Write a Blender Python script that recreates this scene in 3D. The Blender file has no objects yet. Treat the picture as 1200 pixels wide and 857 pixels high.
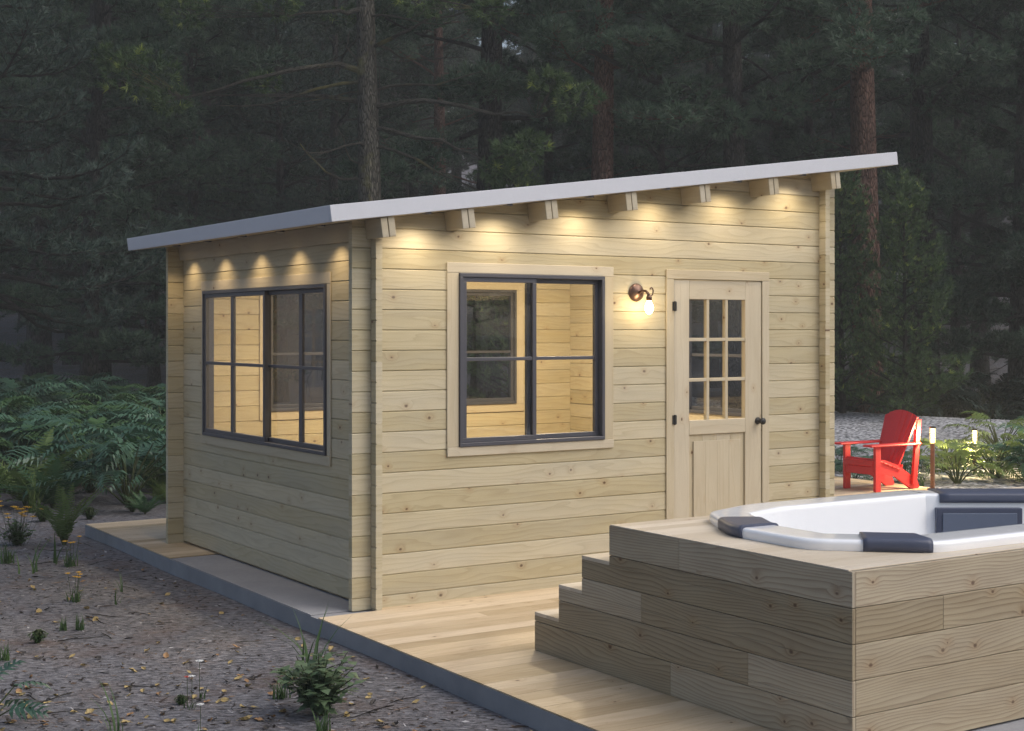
import bpy, bmesh, math, random
import numpy as np
from mathutils import Vector, Matrix, Euler
R = math.radians
rng = random.Random(7)
sc = bpy.context.scene
COL = sc.collection

# ------------------------------------------------------------------ camera, sky, sun, exposure
CAM = np.array([-4.601, -8.848]); CZ = 1.939; F = 1681.336; HY = 385.345; YAW = 0.57535
FW = np.array([math.sin(YAW), math.cos(YAW)]); RT = np.array([math.cos(YAW), -math.sin(YAW)])
cd = bpy.data.cameras.new('camera'); cam = bpy.data.objects.new('camera', cd); COL.objects.link(cam)
cam.location = (CAM[0], CAM[1], CZ); cam.rotation_euler = (R(90), 0, -YAW)
cd.sensor_width = 36; cd.lens = 36 * F / 1200; cd.shift_y = -(428.5 - HY) / 1200
cd.clip_start = 0.1; cd.clip_end = 2000
sc.camera = cam

SUN_EL, SUN_AZ = R(46), R(140)          # azimuth clockwise from +Y: the light comes from the front right, veiled
world = bpy.data.worlds.new('World'); sc.world = world; world.use_nodes = True
wn = world.node_tree; wn.nodes.clear()
sky = wn.nodes.new('ShaderNodeTexSky'); sky.sky_type = 'NISHITA'; sky.sun_disc = False
sky.sun_elevation = SUN_EL; sky.sun_rotation = SUN_AZ
sky.air_density = 1.0; sky.dust_density = 3.0; sky.ozone_density = 1.0
bg = wn.nodes.new('ShaderNodeBackground'); bg.inputs['Strength'].default_value = 0.10
wo = wn.nodes.new('ShaderNodeOutputWorld')
wn.links.new(sky.outputs[0], bg.inputs[0]); wn.links.new(bg.outputs[0], wo.inputs[0])
sl = bpy.data.lights.new('sun', 'SUN'); sl.energy = 1.5; sl.angle = R(55); sl.color = (1.0, 0.965, 0.91)
sun = bpy.data.objects.new('sun', sl); COL.objects.link(sun)
sd = Vector((math.sin(SUN_AZ) * math.cos(SUN_EL), math.cos(SUN_AZ) * math.cos(SUN_EL), math.sin(SUN_EL)))
sun.rotation_euler = sd.to_track_quat('Z', 'Y').to_euler(); sun.location = (0, -20, 30)
vs = sc.view_settings
vs.view_transform = 'Standard'; vs.look = 'None'; vs.gamma = 1; vs.use_curve_mapping = False; vs.exposure = 0.75
cy = sc.cycles
cy.use_denoising = True; cy.max_bounces = 6; cy.diffuse_bounces = 3; cy.glossy_bounces = 3
cy.transmission_bounces = 4; cy.transparent_max_bounces = 12; cy.volume_bounces = 0
cy.sample_clamp_indirect = 4.0; cy.caustics_reflective = False; cy.caustics_refractive = False
try: cy.volume_step_rate = 5; cy.volume_max_steps = 64
except Exception: pass

def gz(px, py, z=-0.12):                 # the ground point seen at a photograph pixel (near plants only)
    t = (CZ - z) * F / (py - HY); p = CAM + (FW + RT * (px - 600) / F) * t
    return float(p[0]), float(p[1])
def at(px, t):                           # a ground point t metres ahead along a bearing
    p = CAM + (FW + RT * (px - 600) / F) * t
    return float(p[0]), float(p[1])

# ------------------------------------------------------------------ object helpers
def tag(o, label=None, cat=None, group=None, kind=None):
    if label: o['label'] = label
    if cat: o['category'] = cat
    if group: o['group'] = group
    if kind: o['kind'] = kind
    return o
def empty(name, loc=(0, 0, 0), rz=0.0, label=None, cat=None, group=None):
    o = bpy.data.objects.new(name, None); COL.objects.link(o)
    o.location = loc; o.rotation_euler = (0, 0, rz); o.empty_display_size = 0.2
    return tag(o, label, cat, group)
def link(name, me, parent=None):
    o = bpy.data.objects.new(name, me); COL.objects.link(o)
    if parent is not None: o.parent = parent
    return o
KIDS = {}
def copy_tree(o, loc, rot, scale, label, group=None):
    c = o.copy(); COL.objects.link(c); c.location = loc; c.rotation_euler = rot
    c.scale = scale if hasattr(scale, '__len__') else (scale,) * 3
    c['label'] = label
    if group: c['group'] = group
    for ch in list(o.children):
        d = ch.copy(); COL.objects.link(d); d.parent = c
        for g in list(ch.children):
            e = g.copy(); COL.objects.link(e); e.parent = d
    return c

class MB:
    """collects polygons with a grain UV and a random value per face"""
    def __init__(s): s.v = []; s.f = []; s.uv = []; s.r = []
    def poly(s, pts, uvs=None, r=0.5):
        b = len(s.v); s.v += [tuple(p) for p in pts]; s.f.append(list(range(b, b + len(pts))))
        s.uv += list(uvs) if uvs is not None else [(0, 0)] * len(pts); s.r.append(r)
    def box(s, fr, a0, a1, b0, b1, c0, c1, grain=0, r=None, off=None):
        O, A, B, C = fr
        ax = (Vector(A), Vector(B), Vector(C)); O = Vector(O)
        lo = (a0, b0, c0); hi = (a1, b1, c1)
        if r is None: r = rng.random()
        ou, ov = off if off else (rng.uniform(0, 60), rng.uniform(0, 60))
        base = len(s.v); cs = []
        for i in range(8):
            c = [hi[k] if (i >> k) & 1 else lo[k] for k in range(3)]; cs.append(c)
            s.v.append(tuple(O + ax[0] * c[0] + ax[1] * c[1] + ax[2] * c[2]))
        quads = [(0, 4, 6, 2), (1, 3, 7, 5), (0, 1, 5, 4), (2, 6, 7, 3), (0, 2, 3, 1), (4, 5, 7, 6)]
        det = ax[0].cross(ax[1]).dot(ax[2])
        for qi, q in enumerate(quads):
            n = qi // 2; oth = [k for k in range(3) if k != n]
            if grain in oth: g = grain; h = [k for k in oth if k != g][0]; su = 1
            else: g, h = oth; su = 0.15
            if det < 0: q = q[::-1]
            s.f.append([base + k for k in q])
            s.uv += [(cs[k][g] * su + ou, cs[k][h] + ov + n * 0.37) for k in q]; s.r.append(r)
    def tube(s, pts, rad, sides=8, cap=True, r=0.5, vs=1.0):
        pts = [Vector(p) for p in pts]; n = len(pts)
        if not hasattr(rad, '__len__'): rad = [rad] * n
        base = len(s.v); up = None; L = 0; Ls = []
        for i, p in enumerate(pts):
            d = (pts[min(i + 1, n - 1)] - pts[max(i - 1, 0)]); d = d.normalized() if d.length > 1e-9 else Vector((0, 0, 1))
            if up is None: up = d.orthogonal().normalized()
            else:
                up = up - d * up.dot(d); up = up.normalized() if up.length > 1e-6 else d.orthogonal().normalized()
            w = d.cross(up)
            for k in range(sides):
                a = 2 * math.pi * k / sides
                s.v.append(tuple(p + (up * math.cos(a) + w * math.sin(a)) * rad[i]))
            if i: L += (p - pts[i - 1]).length
            Ls.append(L)
        for i in range(n - 1):
            for k in range(sides):
                k2 = (k + 1) % sides
                s.f.append([base + i * sides + k, base + i * sides + k2, base + (i + 1) * sides + k2, base + (i + 1) * sides + k])
                c0, c1 = k / sides * vs, (k + 1) / sides * vs
                s.uv += [(Ls[i], c0), (Ls[i], c1), (Ls[i + 1], c1), (Ls[i + 1], c0)]; s.r.append(r)
        if cap:
            s.f.append([base + k for k in range(sides)][::-1]); s.uv += [(0, 0)] * sides; s.r.append(r)
            s.f.append([base + (n - 1) * sides + k for k in range(sides)]); s.uv += [(0, 0)] * sides; s.r.append(r)
    def lathe(s, O, axis, prof, sides=24, r=0.5):
        axis = Vector(axis).normalized(); u = axis.orthogonal().normalized(); w = axis.cross(u); O = Vector(O)
        base = len(s.v); n = len(prof)
        for (rad, h) in prof:
            for k in range(sides):
                a = 2 * math.pi * k / sides
                s.v.append(tuple(O + axis * h + (u * math.cos(a) + w * math.sin(a)) * rad))
        for i in range(n - 1):
            for k in range(sides):
                k2 = (k + 1) % sides
                s.f.append([base + i * sides + k, base + i * sides + k2, base + (i + 1) * sides + k2, base + (i + 1) * sides + k])
                s.uv += [(0, 0)] * 4; s.r.append(r)
    def mesh(s, name, mat, smooth=False):
        me = bpy.data.meshes.new(name); me.from_pydata(s.v, [], s.f)
        ul = me.uv_layers.new(name='UVMap'); ul.data.foreach_set('uv', np.array(s.uv, dtype=np.float32).ravel())
        at_ = me.attributes.new('rnd', 'FLOAT', 'FACE'); at_.data.foreach_set('value', np.array(s.r, dtype=np.float32))
        if mat: me.materials.append(mat)
        if smooth: me.polygons.foreach_set('use_smooth', [True] * len(me.polygons))
        me.update(); return me
    def build(s, name, mat, parent=None, bevel=0, seg=2, smooth=False):
        o = link(name, s.mesh(name, mat, smooth), parent)
        if bevel:
            m = o.modifiers.new('bevel', 'BEVEL'); m.width = bevel; m.segments = seg; m.limit_method = 'ANGLE'; m.angle_limit = R(40)
        return o
XYZ = ((0, 0, 0), (1, 0, 0), (0, 1, 0), (0, 0, 1))

def soup(name, tri, tint, mat):
    """tri: (N,3,3) array of triangles, tint: (N,)"""
    n = len(tri); me = bpy.data.meshes.new(name)
    me.vertices.add(n * 3); me.vertices.foreach_set('co', tri.astype(np.float32).ravel())
    me.loops.add(n * 3); me.loops.foreach_set('vertex_index', np.arange(n * 3, dtype=np.int32))
    me.polygons.add(n); me.polygons.foreach_set('loop_start', np.arange(0, n * 3, 3, dtype=np.int32))
    try: me.polygons.foreach_set('loop_total', np.full(n, 3, dtype=np.int32))
    except Exception: pass
    a = me.attributes.new('rnd', 'FLOAT', 'FACE'); a.data.foreach_set('value', tint.astype(np.float32))
    me.materials.append(mat); me.update(calc_edges=True); return me

# ------------------------------------------------------------------ materials
class NT:
    def __init__(s, name):
        s.m = bpy.data.materials.new(name); s.m.use_nodes = True; s.t = s.m.node_tree; s.t.nodes.clear()
        s.out = s.t.nodes.new('ShaderNodeOutputMaterial')
    def n(s, typ, props=None, **ins):
        nd = s.t.nodes.new('ShaderNode' + typ)
        for k, v in (props or {}).items(): setattr(nd, k, v)
        for k, v in ins.items(): s.put(nd, k.replace('_', ' '), v)
        return nd
    def put(s, nd, k, v):
        i = nd.inputs[int(k[1:])] if k[0] == 'i' and k[1:].isdigit() else nd.inputs[k]
        if hasattr(v, 'is_linked') or isinstance(v, bpy.types.NodeSocket): s.t.links.new(v, i)
        else: i.default_value = v
    def math(s, op, a, b=0.0, c=0.0, clamp=False):
        nd = s.n('Math', {'operation': op, 'use_clamp': clamp}); s.put(nd, 'i0', a); s.put(nd, 'i1', b)
        if len(nd.inputs) > 2: s.put(nd, 'i2', c)
        return nd.outputs[0]
    def mix(s, f, a, b, mode='MIX'):
        nd = s.n('Mix', {'data_type': 'RGBA', 'blend_type': mode, 'clamp_factor': True})
        def c(x): return tuple(x) + (1,) if isinstance(x, (tuple, list)) and len(x) == 3 else x
        s.put(nd, 'i0', f); s.put(nd, 'i6', c(a)); s.put(nd, 'i7', c(b)); return nd.outputs[2]
    def ramp(s, f, lo, hi): 
        nd = s.n('MapRange', {'clamp': True}); s.put(nd, 'i0', f); s.put(nd, 'i1', lo); s.put(nd, 'i2', hi); return nd.outputs[0]
    def noise(s, vec, scale, detail=3, rough=0.55, dist=0.0):
        nd = s.n('TexNoise'); s.put(nd, 'Vector', vec); s.put(nd, 'Scale', scale); s.put(nd, 'Detail', detail)
        s.put(nd, 'Roughness', rough); s.put(nd, 'Distortion', dist); return nd.outputs[0]
    def vec(s, x, y, z=0.0):
        nd = s.n('CombineXYZ'); s.put(nd, 'i0', x); s.put(nd, 'i1', y); s.put(nd, 'i2', z); return nd.outputs[0]
    def attr(s, name='rnd'): return s.n('Attribute', {'attribute_name': name}).outputs['Fac']
    def bsdf(s, col, rough=0.5, bump=None, bstr=0.3, bdist=0.01, **kw):
        b = s.n('BsdfPrincipled'); s.put(b, 'Base Color', tuple(col) + (1,) if isinstance(col, (tuple, list)) and len(col) == 3 else col)
        s.put(b, 'Roughness', rough)
        for k, v in kw.items(): s.put(b, k.replace('_', ' '), v)
        if bump is not None:
            bn = s.n('Bump'); s.put(bn, 'Height', bump); s.put(bn, 'Strength', bstr); s.put(bn, 'Distance', bdist)
            s.t.links.new(bn.outputs[0], b.inputs['Normal'])
        s.t.links.new(b.outputs[0], s.out.inputs[0]); return b
    def obj(s): return s.n('TexCoord').outputs['Object']

def wood(name, light, dark, flame=0.3, ringk=9.0, knots=0.5, tone=0.25, rough=0.6, kscale=4.5, grey=0.0, uf=1.1, vf=7.0, vk=9.0):
    t = NT(name)
    uv = t.n('TexCoord').outputs['UV']; sp = t.n('SeparateXYZ'); t.put(sp, 'i0', uv); u, v = sp.outputs[0], sp.outputs[1]
    rnd = t.attr()
    # knots
    kv = t.vec(t.math('MULTIPLY', u, kscale), t.math('MULTIPLY', v, kscale * 1.3))
    vo = t.n('TexVoronoi', {'feature': 'F1', 'voronoi_dimensions': '2D'}); t.put(vo, 'Vector', kv); t.put(vo, 'Scale', 1.0)
    cs = t.n('SeparateXYZ'); t.put(cs, 'i0', vo.outputs['Color'])
    has = t.math('GREATER_THAN', cs.outputs[0], 1 - knots)
    wob = t.math('MULTIPLY', t.math('SUBTRACT', t.noise(uv, 40, 2), 0.5), 0.05)
    kd = t.math('ADD', vo.outputs['Distance'], wob)
    ksz = t.math('MULTIPLY_ADD', cs.outputs[1], 0.045, 0.025)
    core = t.math('MULTIPLY', has, t.math('SUBTRACT', 1, t.ramp(t.math('DIVIDE', kd, ksz), 0.5, 1.1)))
    halo = t.math('MULTIPLY', has, t.math('SUBTRACT', 1, t.ramp(kd, 0.02, 0.33)))
    # rings: contour lines of a slow noise stretched along the grain
    n1 = t.noise(t.vec(t.math('MULTIPLY', u, uf), t.math('MULTIPLY', v, vf)), 1.0, 2.0, 0.45, 0.25)
    ph = t.math('ADD', t.math('ADD', t.math('MULTIPLY', n1, ringk), t.math('MULTIPLY', v, vk)), t.math('MULTIPLY', t.math('MULTIPLY', halo, halo), 1.3))
    fr = t.math('FRACT', ph)
    ring = t.math('MULTIPLY', t.ramp(fr, 0.15, 0.9), t.math('SUBTRACT', 1, t.ramp(fr, 0.92, 1.0)))
    ring = t.math('POWER', ring, 2.0)
    fib = t.noise(t.vec(t.math('MULTIPLY', u, 4.0), t.math('MULTIPLY', v, 190.0)), 1.0, 3, 0.6)
    blot = t.noise(t.vec(t.math('MULTIPLY', u, 2.0), t.math('MULTIPLY', v, 8.0)), 1.0, 3, 0.5)
    lum = t.math('ADD', t.math('MULTIPLY', ring, flame), t.math('MULTIPLY', t.math('SUBTRACT', fib, 0.5), 0.5))
    lum = t.math('ADD', lum, t.math('MULTIPLY', t.math('SUBTRACT', blot, 0.5), 0.7))
    lum = t.math('ADD', lum, t.math('MULTIPLY', halo, 0.12))
    col = t.mix(t.math('ADD', lum, 0.12, clamp=True), light, dark)
    col = t.mix(t.math('MULTIPLY', t.math('POWER', halo, 2.0), 0.35), col, (0.36, 0.22, 0.10))
    col = t.mix(t.math('MULTIPLY', core, 0.9), col, (0.10, 0.052, 0.028))
    if grey:
        g = t.ramp(t.noise(t.vec(t.math('MULTIPLY', u, 0.7), t.math('MULTIPLY', v, 3.0)), 1.3, 4, 0.6), 0.42, 0.75)
        col = t.mix(t.math('MULTIPLY', g, grey), col, (0.36, 0.35, 0.31))
    hs = t.n('HueSaturation'); t.put(hs, 'Color', col)
    t.put(hs, 'Value', t.math('MULTIPLY_ADD', rnd, 2 * tone, 1 - tone)); t.put(hs, 'Saturation', t.math('MULTIPLY_ADD', rnd, -0.25, 1.1))
    h = t.math('SUBTRACT', t.math('MULTIPLY', fib, 0.5), t.math('MULTIPLY', ring, 0.6))
    t.bsdf(hs.outputs[0], t.math('MULTIPLY_ADD', blot, 0.2, rough - 0.1), bump=h, bstr=0.35, bdist=0.002, Specular_IOR_Level=0.3)
    return t.m

def plain(name, col, rough=0.5, var=0.06, scale=60, **kw):
    t = NT(name); c = t.obj(); n = t.noise(c, scale, 3)
    cl = t.mix(n, tuple(max(0, x * (1 - var * 2)) for x in col), tuple(min(1, x * (1 + var * 2)) for x in col))
    t.bsdf(cl, t.math('MULTIPLY_ADD', n, 0.12, rough - 0.06), bump=n, bstr=0.08, bdist=0.002, **kw); return t.m

def leafmat(name, dark, light, tipcol=None, rough=0.5, trans=0.25, spec=0.3):
    t = NT(name); r = t.attr()
    col = t.mix(r, dark, light)
    if tipcol: col = t.mix(t.ramp(r, 0.93, 1.0), col, tipcol)
    b = t.bsdf(col, rough, Specular_IOR_Level=spec)
    tr = t.n('BsdfTranslucent'); t.put(tr, 'Color', col)
    mx = t.n('MixShader'); t.put(mx, 'i0', trans); t.t.links.new(b.outputs[0], mx.inputs[1]); t.t.links.new(tr.outputs[0], mx.inputs[2])
    t.t.links.new(mx.outputs[0], t.out.inputs[0]); return t.m

def emit(name, col, strength):
    t = NT(name); e = t.n('Emission'); t.put(e, 'Color', tuple(col) + (1,)); t.put(e, 'Strength', strength)
    t.t.links.new(e.outputs[0], t.out.inputs[0]); return t.m

M = {}
M['log'] = wood('pine_log', (0.50, 0.44, 0.295), (0.335, 0.275, 0.165), flame=0.36, ringk=6, knots=0.28, tone=0.10, vk=22, kscale=4.2, rough=0.62, grey=0.35)
M['trim'] = wood('pine_trim', (0.50, 0.44, 0.325), (0.37, 0.30, 0.195), flame=0.18, ringk=5, knots=0.16, tone=0.05, rough=0.6, vk=14)
M['deck'] = wood('deck_board', (0.56, 0.44, 0.29), (0.36, 0.25, 0.14), flame=0.30, ringk=6, knots=0.2, tone=0.24, rough=0.5)
M['tubwood'] = wood('tub_cladding', (0.385, 0.318, 0.212), (0.160, 0.105, 0.058), flame=0.52, ringk=13, knots=0.42, tone=0.2, rough=0.6, kscale=4.2, grey=0.15, uf=0.8, vf=3.6, vk=50)
M['tread'] = wood('tread_board', (0.58, 0.50, 0.39), (0.42, 0.33, 0.225), flame=0.2, ringk=6, knots=0.12, tone=0.12, rough=0.55)
M['roof'] = plain('roof_sheet', (0.56, 0.575, 0.625), 0.5, 0.02, 40)
M['frame'] = plain('window_frame', (0.062, 0.064, 0.080), 0.38, 0.06, 80)
M['black'] = plain('black_iron', (0.015, 0.015, 0.017), 0.4, 0.1, 90)
M['bronze'] = plain('old_bronze', (0.11, 0.065, 0.05), 0.38, 0.25, 50, Metallic=0.7)
M['copper'] = plain('brown_post', (0.16, 0.09, 0.06), 0.45, 0.2, 50)
M['acrylic'] = plain('white_acrylic', (0.85, 0.86, 0.885), 0.16, 0.01, 20, Coat_Weight=0.4)
M['pillow'] = plain('slate_pillow', (0.060, 0.070, 0.112), 0.45, 0.12, 300)
M['panel'] = plain('slate_panel', (0.115, 0.14, 0.20), 0.55, 0.1, 300)
M['red'] = plain('red_paint', (0.60, 0.030, 0.032), 0.45, 0.07, 60)
M['bulb'] = emit('bulb_glow', (1.0, 0.76, 0.42), 38)
def lampglass():
    t = NT('lamp_glass'); e = t.n('Emission'); t.put(e, 'Color', (1.0, 0.70, 0.24, 1)); t.put(e, 'Strength', 2.6)
    tr = t.n('BsdfTransparent'); a = t.n('MixShader'); t.put(a, 'i0', 0.5); t.t.links.new(tr.outputs[0], a.inputs[1]); t.t.links.new(e.outputs[0], a.inputs[2])
    t.t.links.new(a.outputs[0], t.out.inputs[0]); return t.m
M['lampglow'] = lampglass()
M['downglow'] = emit('downlight_glow', (1.0, 0.75, 0.42), 2.0)
def glass():
    t = NT('window_glass'); lw = t.n('LayerWeight'); t.put(lw, 'Blend', 0.5)
    f = t.math('MULTIPLY_ADD', t.math('POWER', lw.outputs['Facing'], 4.0), 0.75, 0.045)
    tr = t.n('BsdfTransparent'); t.put(tr, 'Color', (0.93, 0.94, 0.94, 1)); gl = t.n('BsdfGlossy'); t.put(gl, 'Roughness', 0.012)
    mx = t.n('MixShader'); t.put(mx, 'i0', f); t.t.links.new(tr.outputs[0], mx.inputs[1]); t.t.links.new(gl.outputs[0], mx.inputs[2])
    t.t.links.new(mx.outputs[0], t.out.inputs[0]); return t.m
M['glass'] = glass()
def concrete():
    t = NT('concrete'); c = t.obj(); a = t.noise(c, 1.6, 5, 0.6); b = t.noise(c, 26, 4, 0.65); d = t.noise(c, 190, 2)
    col = t.mix(t.ramp(a, 0.3, 0.7), (0.24, 0.245, 0.265), (0.33, 0.33, 0.345))
    col = t.mix(t.math('MULTIPLY', t.ramp(b, 0.35, 0.75), 0.45), col, (0.19, 0.19, 0.205))
    t.bsdf(col, 0.8, bump=t.math('ADD', b, d), bstr=0.25, bdist=0.004); return t.m
M['concrete'] = concrete()
def slabside():
    t = NT('slab_edge'); c = t.obj(); a = t.noise(c, 3, 5, 0.6); d = t.noise(c, 120, 2)
    col = t.mix(t.ramp(a, 0.3, 0.7), (0.19, 0.20, 0.222), (0.27, 0.28, 0.30))
    t.bsdf(col, 0.8, bump=d, bstr=0.2, bdist=0.003); return t.m
M['slab_edge'] = slabside()
def soil():
    t = NT('forest_soil'); c = t.obj(); sp = t.n('SeparateXYZ'); t.put(sp, 'i0', c)
    sv = t.vec(t.math('MULTIPLY', t.math('ADD', t.math('MULTIPLY', sp.outputs[0], .84), t.math('MULTIPLY', sp.outputs[1], -.54)), 0.45),
               t.math('ADD', t.math('MULTIPLY', sp.outputs[0], .54), t.math('MULTIPLY', sp.outputs[1], .84)))
    big = t.noise(c, 0.8, 4, 0.6); chips = t.noise(sv, 34, 4, 0.7, 0.4); fine = t.noise(sv, 95, 3, 0.7); red = t.noise(c, 2.3, 4, 0.6)
    col = t.mix(t.ramp(chips, 0.35, 0.68), (0.045, 0.043, 0.047), (0.27, 0.265, 0.285))
    col = t.mix(t.ramp(fine, 0.58, 0.75), col, (0.42, 0.41, 0.43))
    col = t.mix(t.math('MULTIPLY', t.ramp(red, 0.5, 0.72), 0.5), col, (0.135, 0.085, 0.062))
    col = t.mix(t.math('MULTIPLY', t.ramp(big, 0.5, 0.75), 0.35), col, (0.06, 0.053, 0.05))
    t.bsdf(col, 0.9, bump=t.math('ADD', chips, t.math('MULTIPLY', fine, 0.6)), bstr=0.9, bdist=0.025, Specular_IOR_Level=0.1); return t.m
M['soil'] = soil()
def gravel():
    t = NT('grey_gravel'); c = t.obj(); vo = t.n('TexVoronoi'); t.put(vo, 'Vector', c); t.put(vo, 'Scale', 16.0)
    cs = t.n('SeparateXYZ'); t.put(cs, 'i0', vo.outputs['Color'])
    big = t.noise(c, 0.9, 4, 0.6)
    col = t.mix(cs.outputs[0], (0.30, 0.305, 0.325), (0.62, 0.62, 0.65))
    col = t.mix(t.ramp(vo.outputs['Distance'], 0.4, 0.75), col, (0.05, 0.05, 0.055))
    col = t.mix(t.math('MULTIPLY', t.ramp(big, 0.45, 0.7), 0.4), col, (0.16, 0.15, 0.14))
    t.bsdf(col, 0.8, bump=t.math('SUBTRACT', 1, vo.outputs['Distance']), bstr=0.8, bdist=0.03); return t.m
M['gravel'] = gravel()
def bark(name, a, b, c3=None):
    t = NT(name); c = t.obj(); sp = t.n('SeparateXYZ'); t.put(sp, 'i0', c)
    uv = t.n('SeparateXYZ'); t.put(uv, 'i0', t.n('TexCoord').outputs['UV'])
    sv = t.vec(t.math('MULTIPLY', uv.outputs[1], 1.4), 0.0, t.math('MULTIPLY', uv.outputs[0], 0.24))
    vo = t.n('TexVoronoi', {'feature': 'DISTANCE_TO_EDGE'}); t.put(vo, 'Vector', sv); t.put(vo, 'Scale', 24.0)
    n = t.noise(sv, 9, 5, 0.65); m = t.noise(c, 1.1, 3, 0.6)
    col = t.mix(t.ramp(n, 0.3, 0.7), a, b)
    col = t.mix(t.math('SUBTRACT', 1, t.ramp(vo.outputs['Distance'], 0.0, 0.18)), col, tuple(x * 0.5 for x in a))
    if c3: col = t.mix(t.ramp(m, 0.55, 0.7), col, c3)
    t.bsdf(col, 0.9, bump=t.math('ADD', t.ramp(vo.outputs['Distance'], 0, 0.25), n), bstr=0.9, bdist=0.05, Specular_IOR_Level=0.1); return t.m
M['bark_grey'] = bark('grey_bark', (0.045, 0.040, 0.038), (0.10, 0.092, 0.088))
M['bark_red'] = bark('red_bark', (0.11, 0.062, 0.048), (0.24, 0.145, 0.115))
M['bark_moss'] = bark('mossy_bark', (0.085, 0.079, 0.067), (0.20, 0.187, 0.16), (0.22, 0.205, 0.09))
M['needle'] = leafmat('shaded_pine_needles', (0.015, 0.030, 0.020), (0.060, 0.098, 0.060), (0.13, 0.16, 0.05))  # greens darkened: closed-canopy shade is put into the needle colour
M['needle_fresh'] = leafmat('lit_pine_needles', (0.030, 0.058, 0.038), (0.115, 0.175, 0.11), None)  # lighter copy: open skylight at the forest edge put into the needle colour
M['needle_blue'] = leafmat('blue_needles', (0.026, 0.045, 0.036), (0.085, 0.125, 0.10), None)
M['needle_tip'] = leafmat('bright_tip_needles', (0.032, 0.062, 0.030), (0.125, 0.19, 0.075), (0.36, 0.42, 0.10))  # greens raised to paint in forest-edge light; yellow tips are young growth
M['blueleaf'] = leafmat('split_leaf', (0.022, 0.060, 0.038), (0.085, 0.165, 0.105), None, 0.38, 0.2, 0.45)
M['darkleaf'] = leafmat('dark_leaf', (0.012, 0.026, 0.020), (0.035, 0.062, 0.046), None, 0.45, 0.2, 0.3)
M['midleaf'] = leafmat('mid_green_leaf', (0.032, 0.075, 0.026), (0.09, 0.165, 0.058), None, 0.42, 0.25, 0.4)
M['greenleaf'] = leafmat('green_leaf', (0.10, 0.155, 0.04), (0.22, 0.29, 0.085), None, 0.42, 0.3, 0.4)  # lightened towards yellow, some of the lamp glow is in this colour
M['fern'] = leafmat('fern_leaf', (0.07, 0.12, 0.035), (0.15, 0.21, 0.07), None, 0.55, 0.3)
M['fernblue'] = leafmat('dark_fern_leaf', (0.035, 0.085, 0.04), (0.08, 0.16, 0.07), None, 0.55, 0.3)
M['grassblade'] = leafmat('grass_blade', (0.03, 0.07, 0.022), (0.09, 0.16, 0.05), None, 0.5, 0.3)
M['herb'] = leafmat('herb_leaf', (0.06, 0.105, 0.05), (0.15, 0.215, 0.12), None, 0.5, 0.3)
M['stem'] = leafmat('plant_stem', (0.05, 0.07, 0.03), (0.08, 0.10, 0.045))
M['yellow'] = plain('yellow_petal', (0.62, 0.36, 0.03), 0.6, 0.2, 60)
M['white'] = plain('white_petal', (0.62, 0.62, 0.60), 0.6, 0.05, 60)
M['redpetal'] = plain('red_petal', (0.5, 0.06, 0.04), 0.6, 0.1, 60)
M['leaf_y'] = plain('yellow_dead_leaf', (0.34, 0.25, 0.10), 0.6, 0.25, 30)
M['leaf_o'] = plain('orange_dead_leaf', (0.25, 0.14, 0.06), 0.6, 0.25, 30)
M['leaf_d'] = plain('dark_dead_leaf', (0.035, 0.027, 0.022), 0.6, 0.25, 30)

# ------------------------------------------------------------------ ground
def terrain(x, y):
    x = np.asarray(x, float); y = np.asarray(y, float)
    dx, dy = x - CAM[0], y - CAM[1]
    t = dx * FW[0] + dy * FW[1]
    s = np.clip(t - 33, 0, None)
    h = np.where(s < 36, 0.0030 * s * s, 0.0030 * 36 * 36 + 0.216 * (s - 36))
    dist = np.hypot(x - 2, y - 1); w = np.clip((dist - 14) / 14, 0, 1)
    h = h + w * (0.16 * np.sin(x * 0.31 + 1.3) * np.cos(y * 0.27) + 0.10 * np.sin(x * 0.83 + y * 0.5))
    h = h + 0.012 * np.sin(x * 2.1 + y * 0.7) * np.sin(y * 1.7) * (np.hypot(x - 3, y - 1) > 0)
    return h - 0.12
def tz(x, y): return float(terrain(x, y))
def axis(c, near, far, step):
    a = [0.0]; d = step
    while a[-1] < far:
        if a[-1] > near: d *= 1.12
        a.append(a[-1] + d)
    a = np.array(a); return np.concatenate([c - a[:0:-1], c + a])
gx = axis(0.0, 14, 320, 0.35); gy = axis(0.0, 14, 320, 0.35)
GX, GY = np.meshgrid(gx, gy); GZ = terrain(GX, GY)
nv = GX.size; idx = np.arange(nv).reshape(GX.shape)
quads = np.stack([idx[:-1, :-1], idx[:-1, 1:], idx[1:, 1:], idx[1:, :-1]], -1).reshape(-1, 4)
me = bpy.data.meshes.new('ground'); me.from_pydata(np.stack([GX, GY, GZ], -1).reshape(-1, 3).tolist(), [], quads.tolist())
me.materials.append(M['soil']); me.polygons.foreach_set('use_smooth', [True] * len(me.polygons))
ground = link('ground', me); tag(ground, kind='structure')

# gravel bed right of the deck, a low bank
def gravel_h(x, y):
    return tz(x, y) + 0.03 + 0.28 * max(0.0, min(1.0, (x - 11) / 7.0)) ** 1.5
gpoly = MB(); gn = 40
for i in range(gn):
    for j in range(gn):
        def P(i, j):
            y = 1.0 + 19.0 * j / gn
            xr = 18.0 + 0.14 * (y - 8) + 0.5 * math.sin(y * 0.9)
            x = 6.0 + (xr - 6.0) * i / gn
            return (x, y, gravel_h(x, y) - (0.35 if i == gn else 0))
        gpoly.poly([P(i, j), P(i + 1, j), P(i + 1, j + 1), P(i, j + 1)])
    
g = gpoly.build('gravel_path', M['gravel'], smooth=False); tag(g, kind='structure')
bm = bmesh.new(); bm.from_mesh(g.data); bmesh.ops.remove_doubles(bm, verts=bm.verts, dist=0.001); bm.to_mesh(g.data); bm.free()
g.data.polygons.foreach_set('use_smooth', [True] * len(g.data.polygons))

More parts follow.
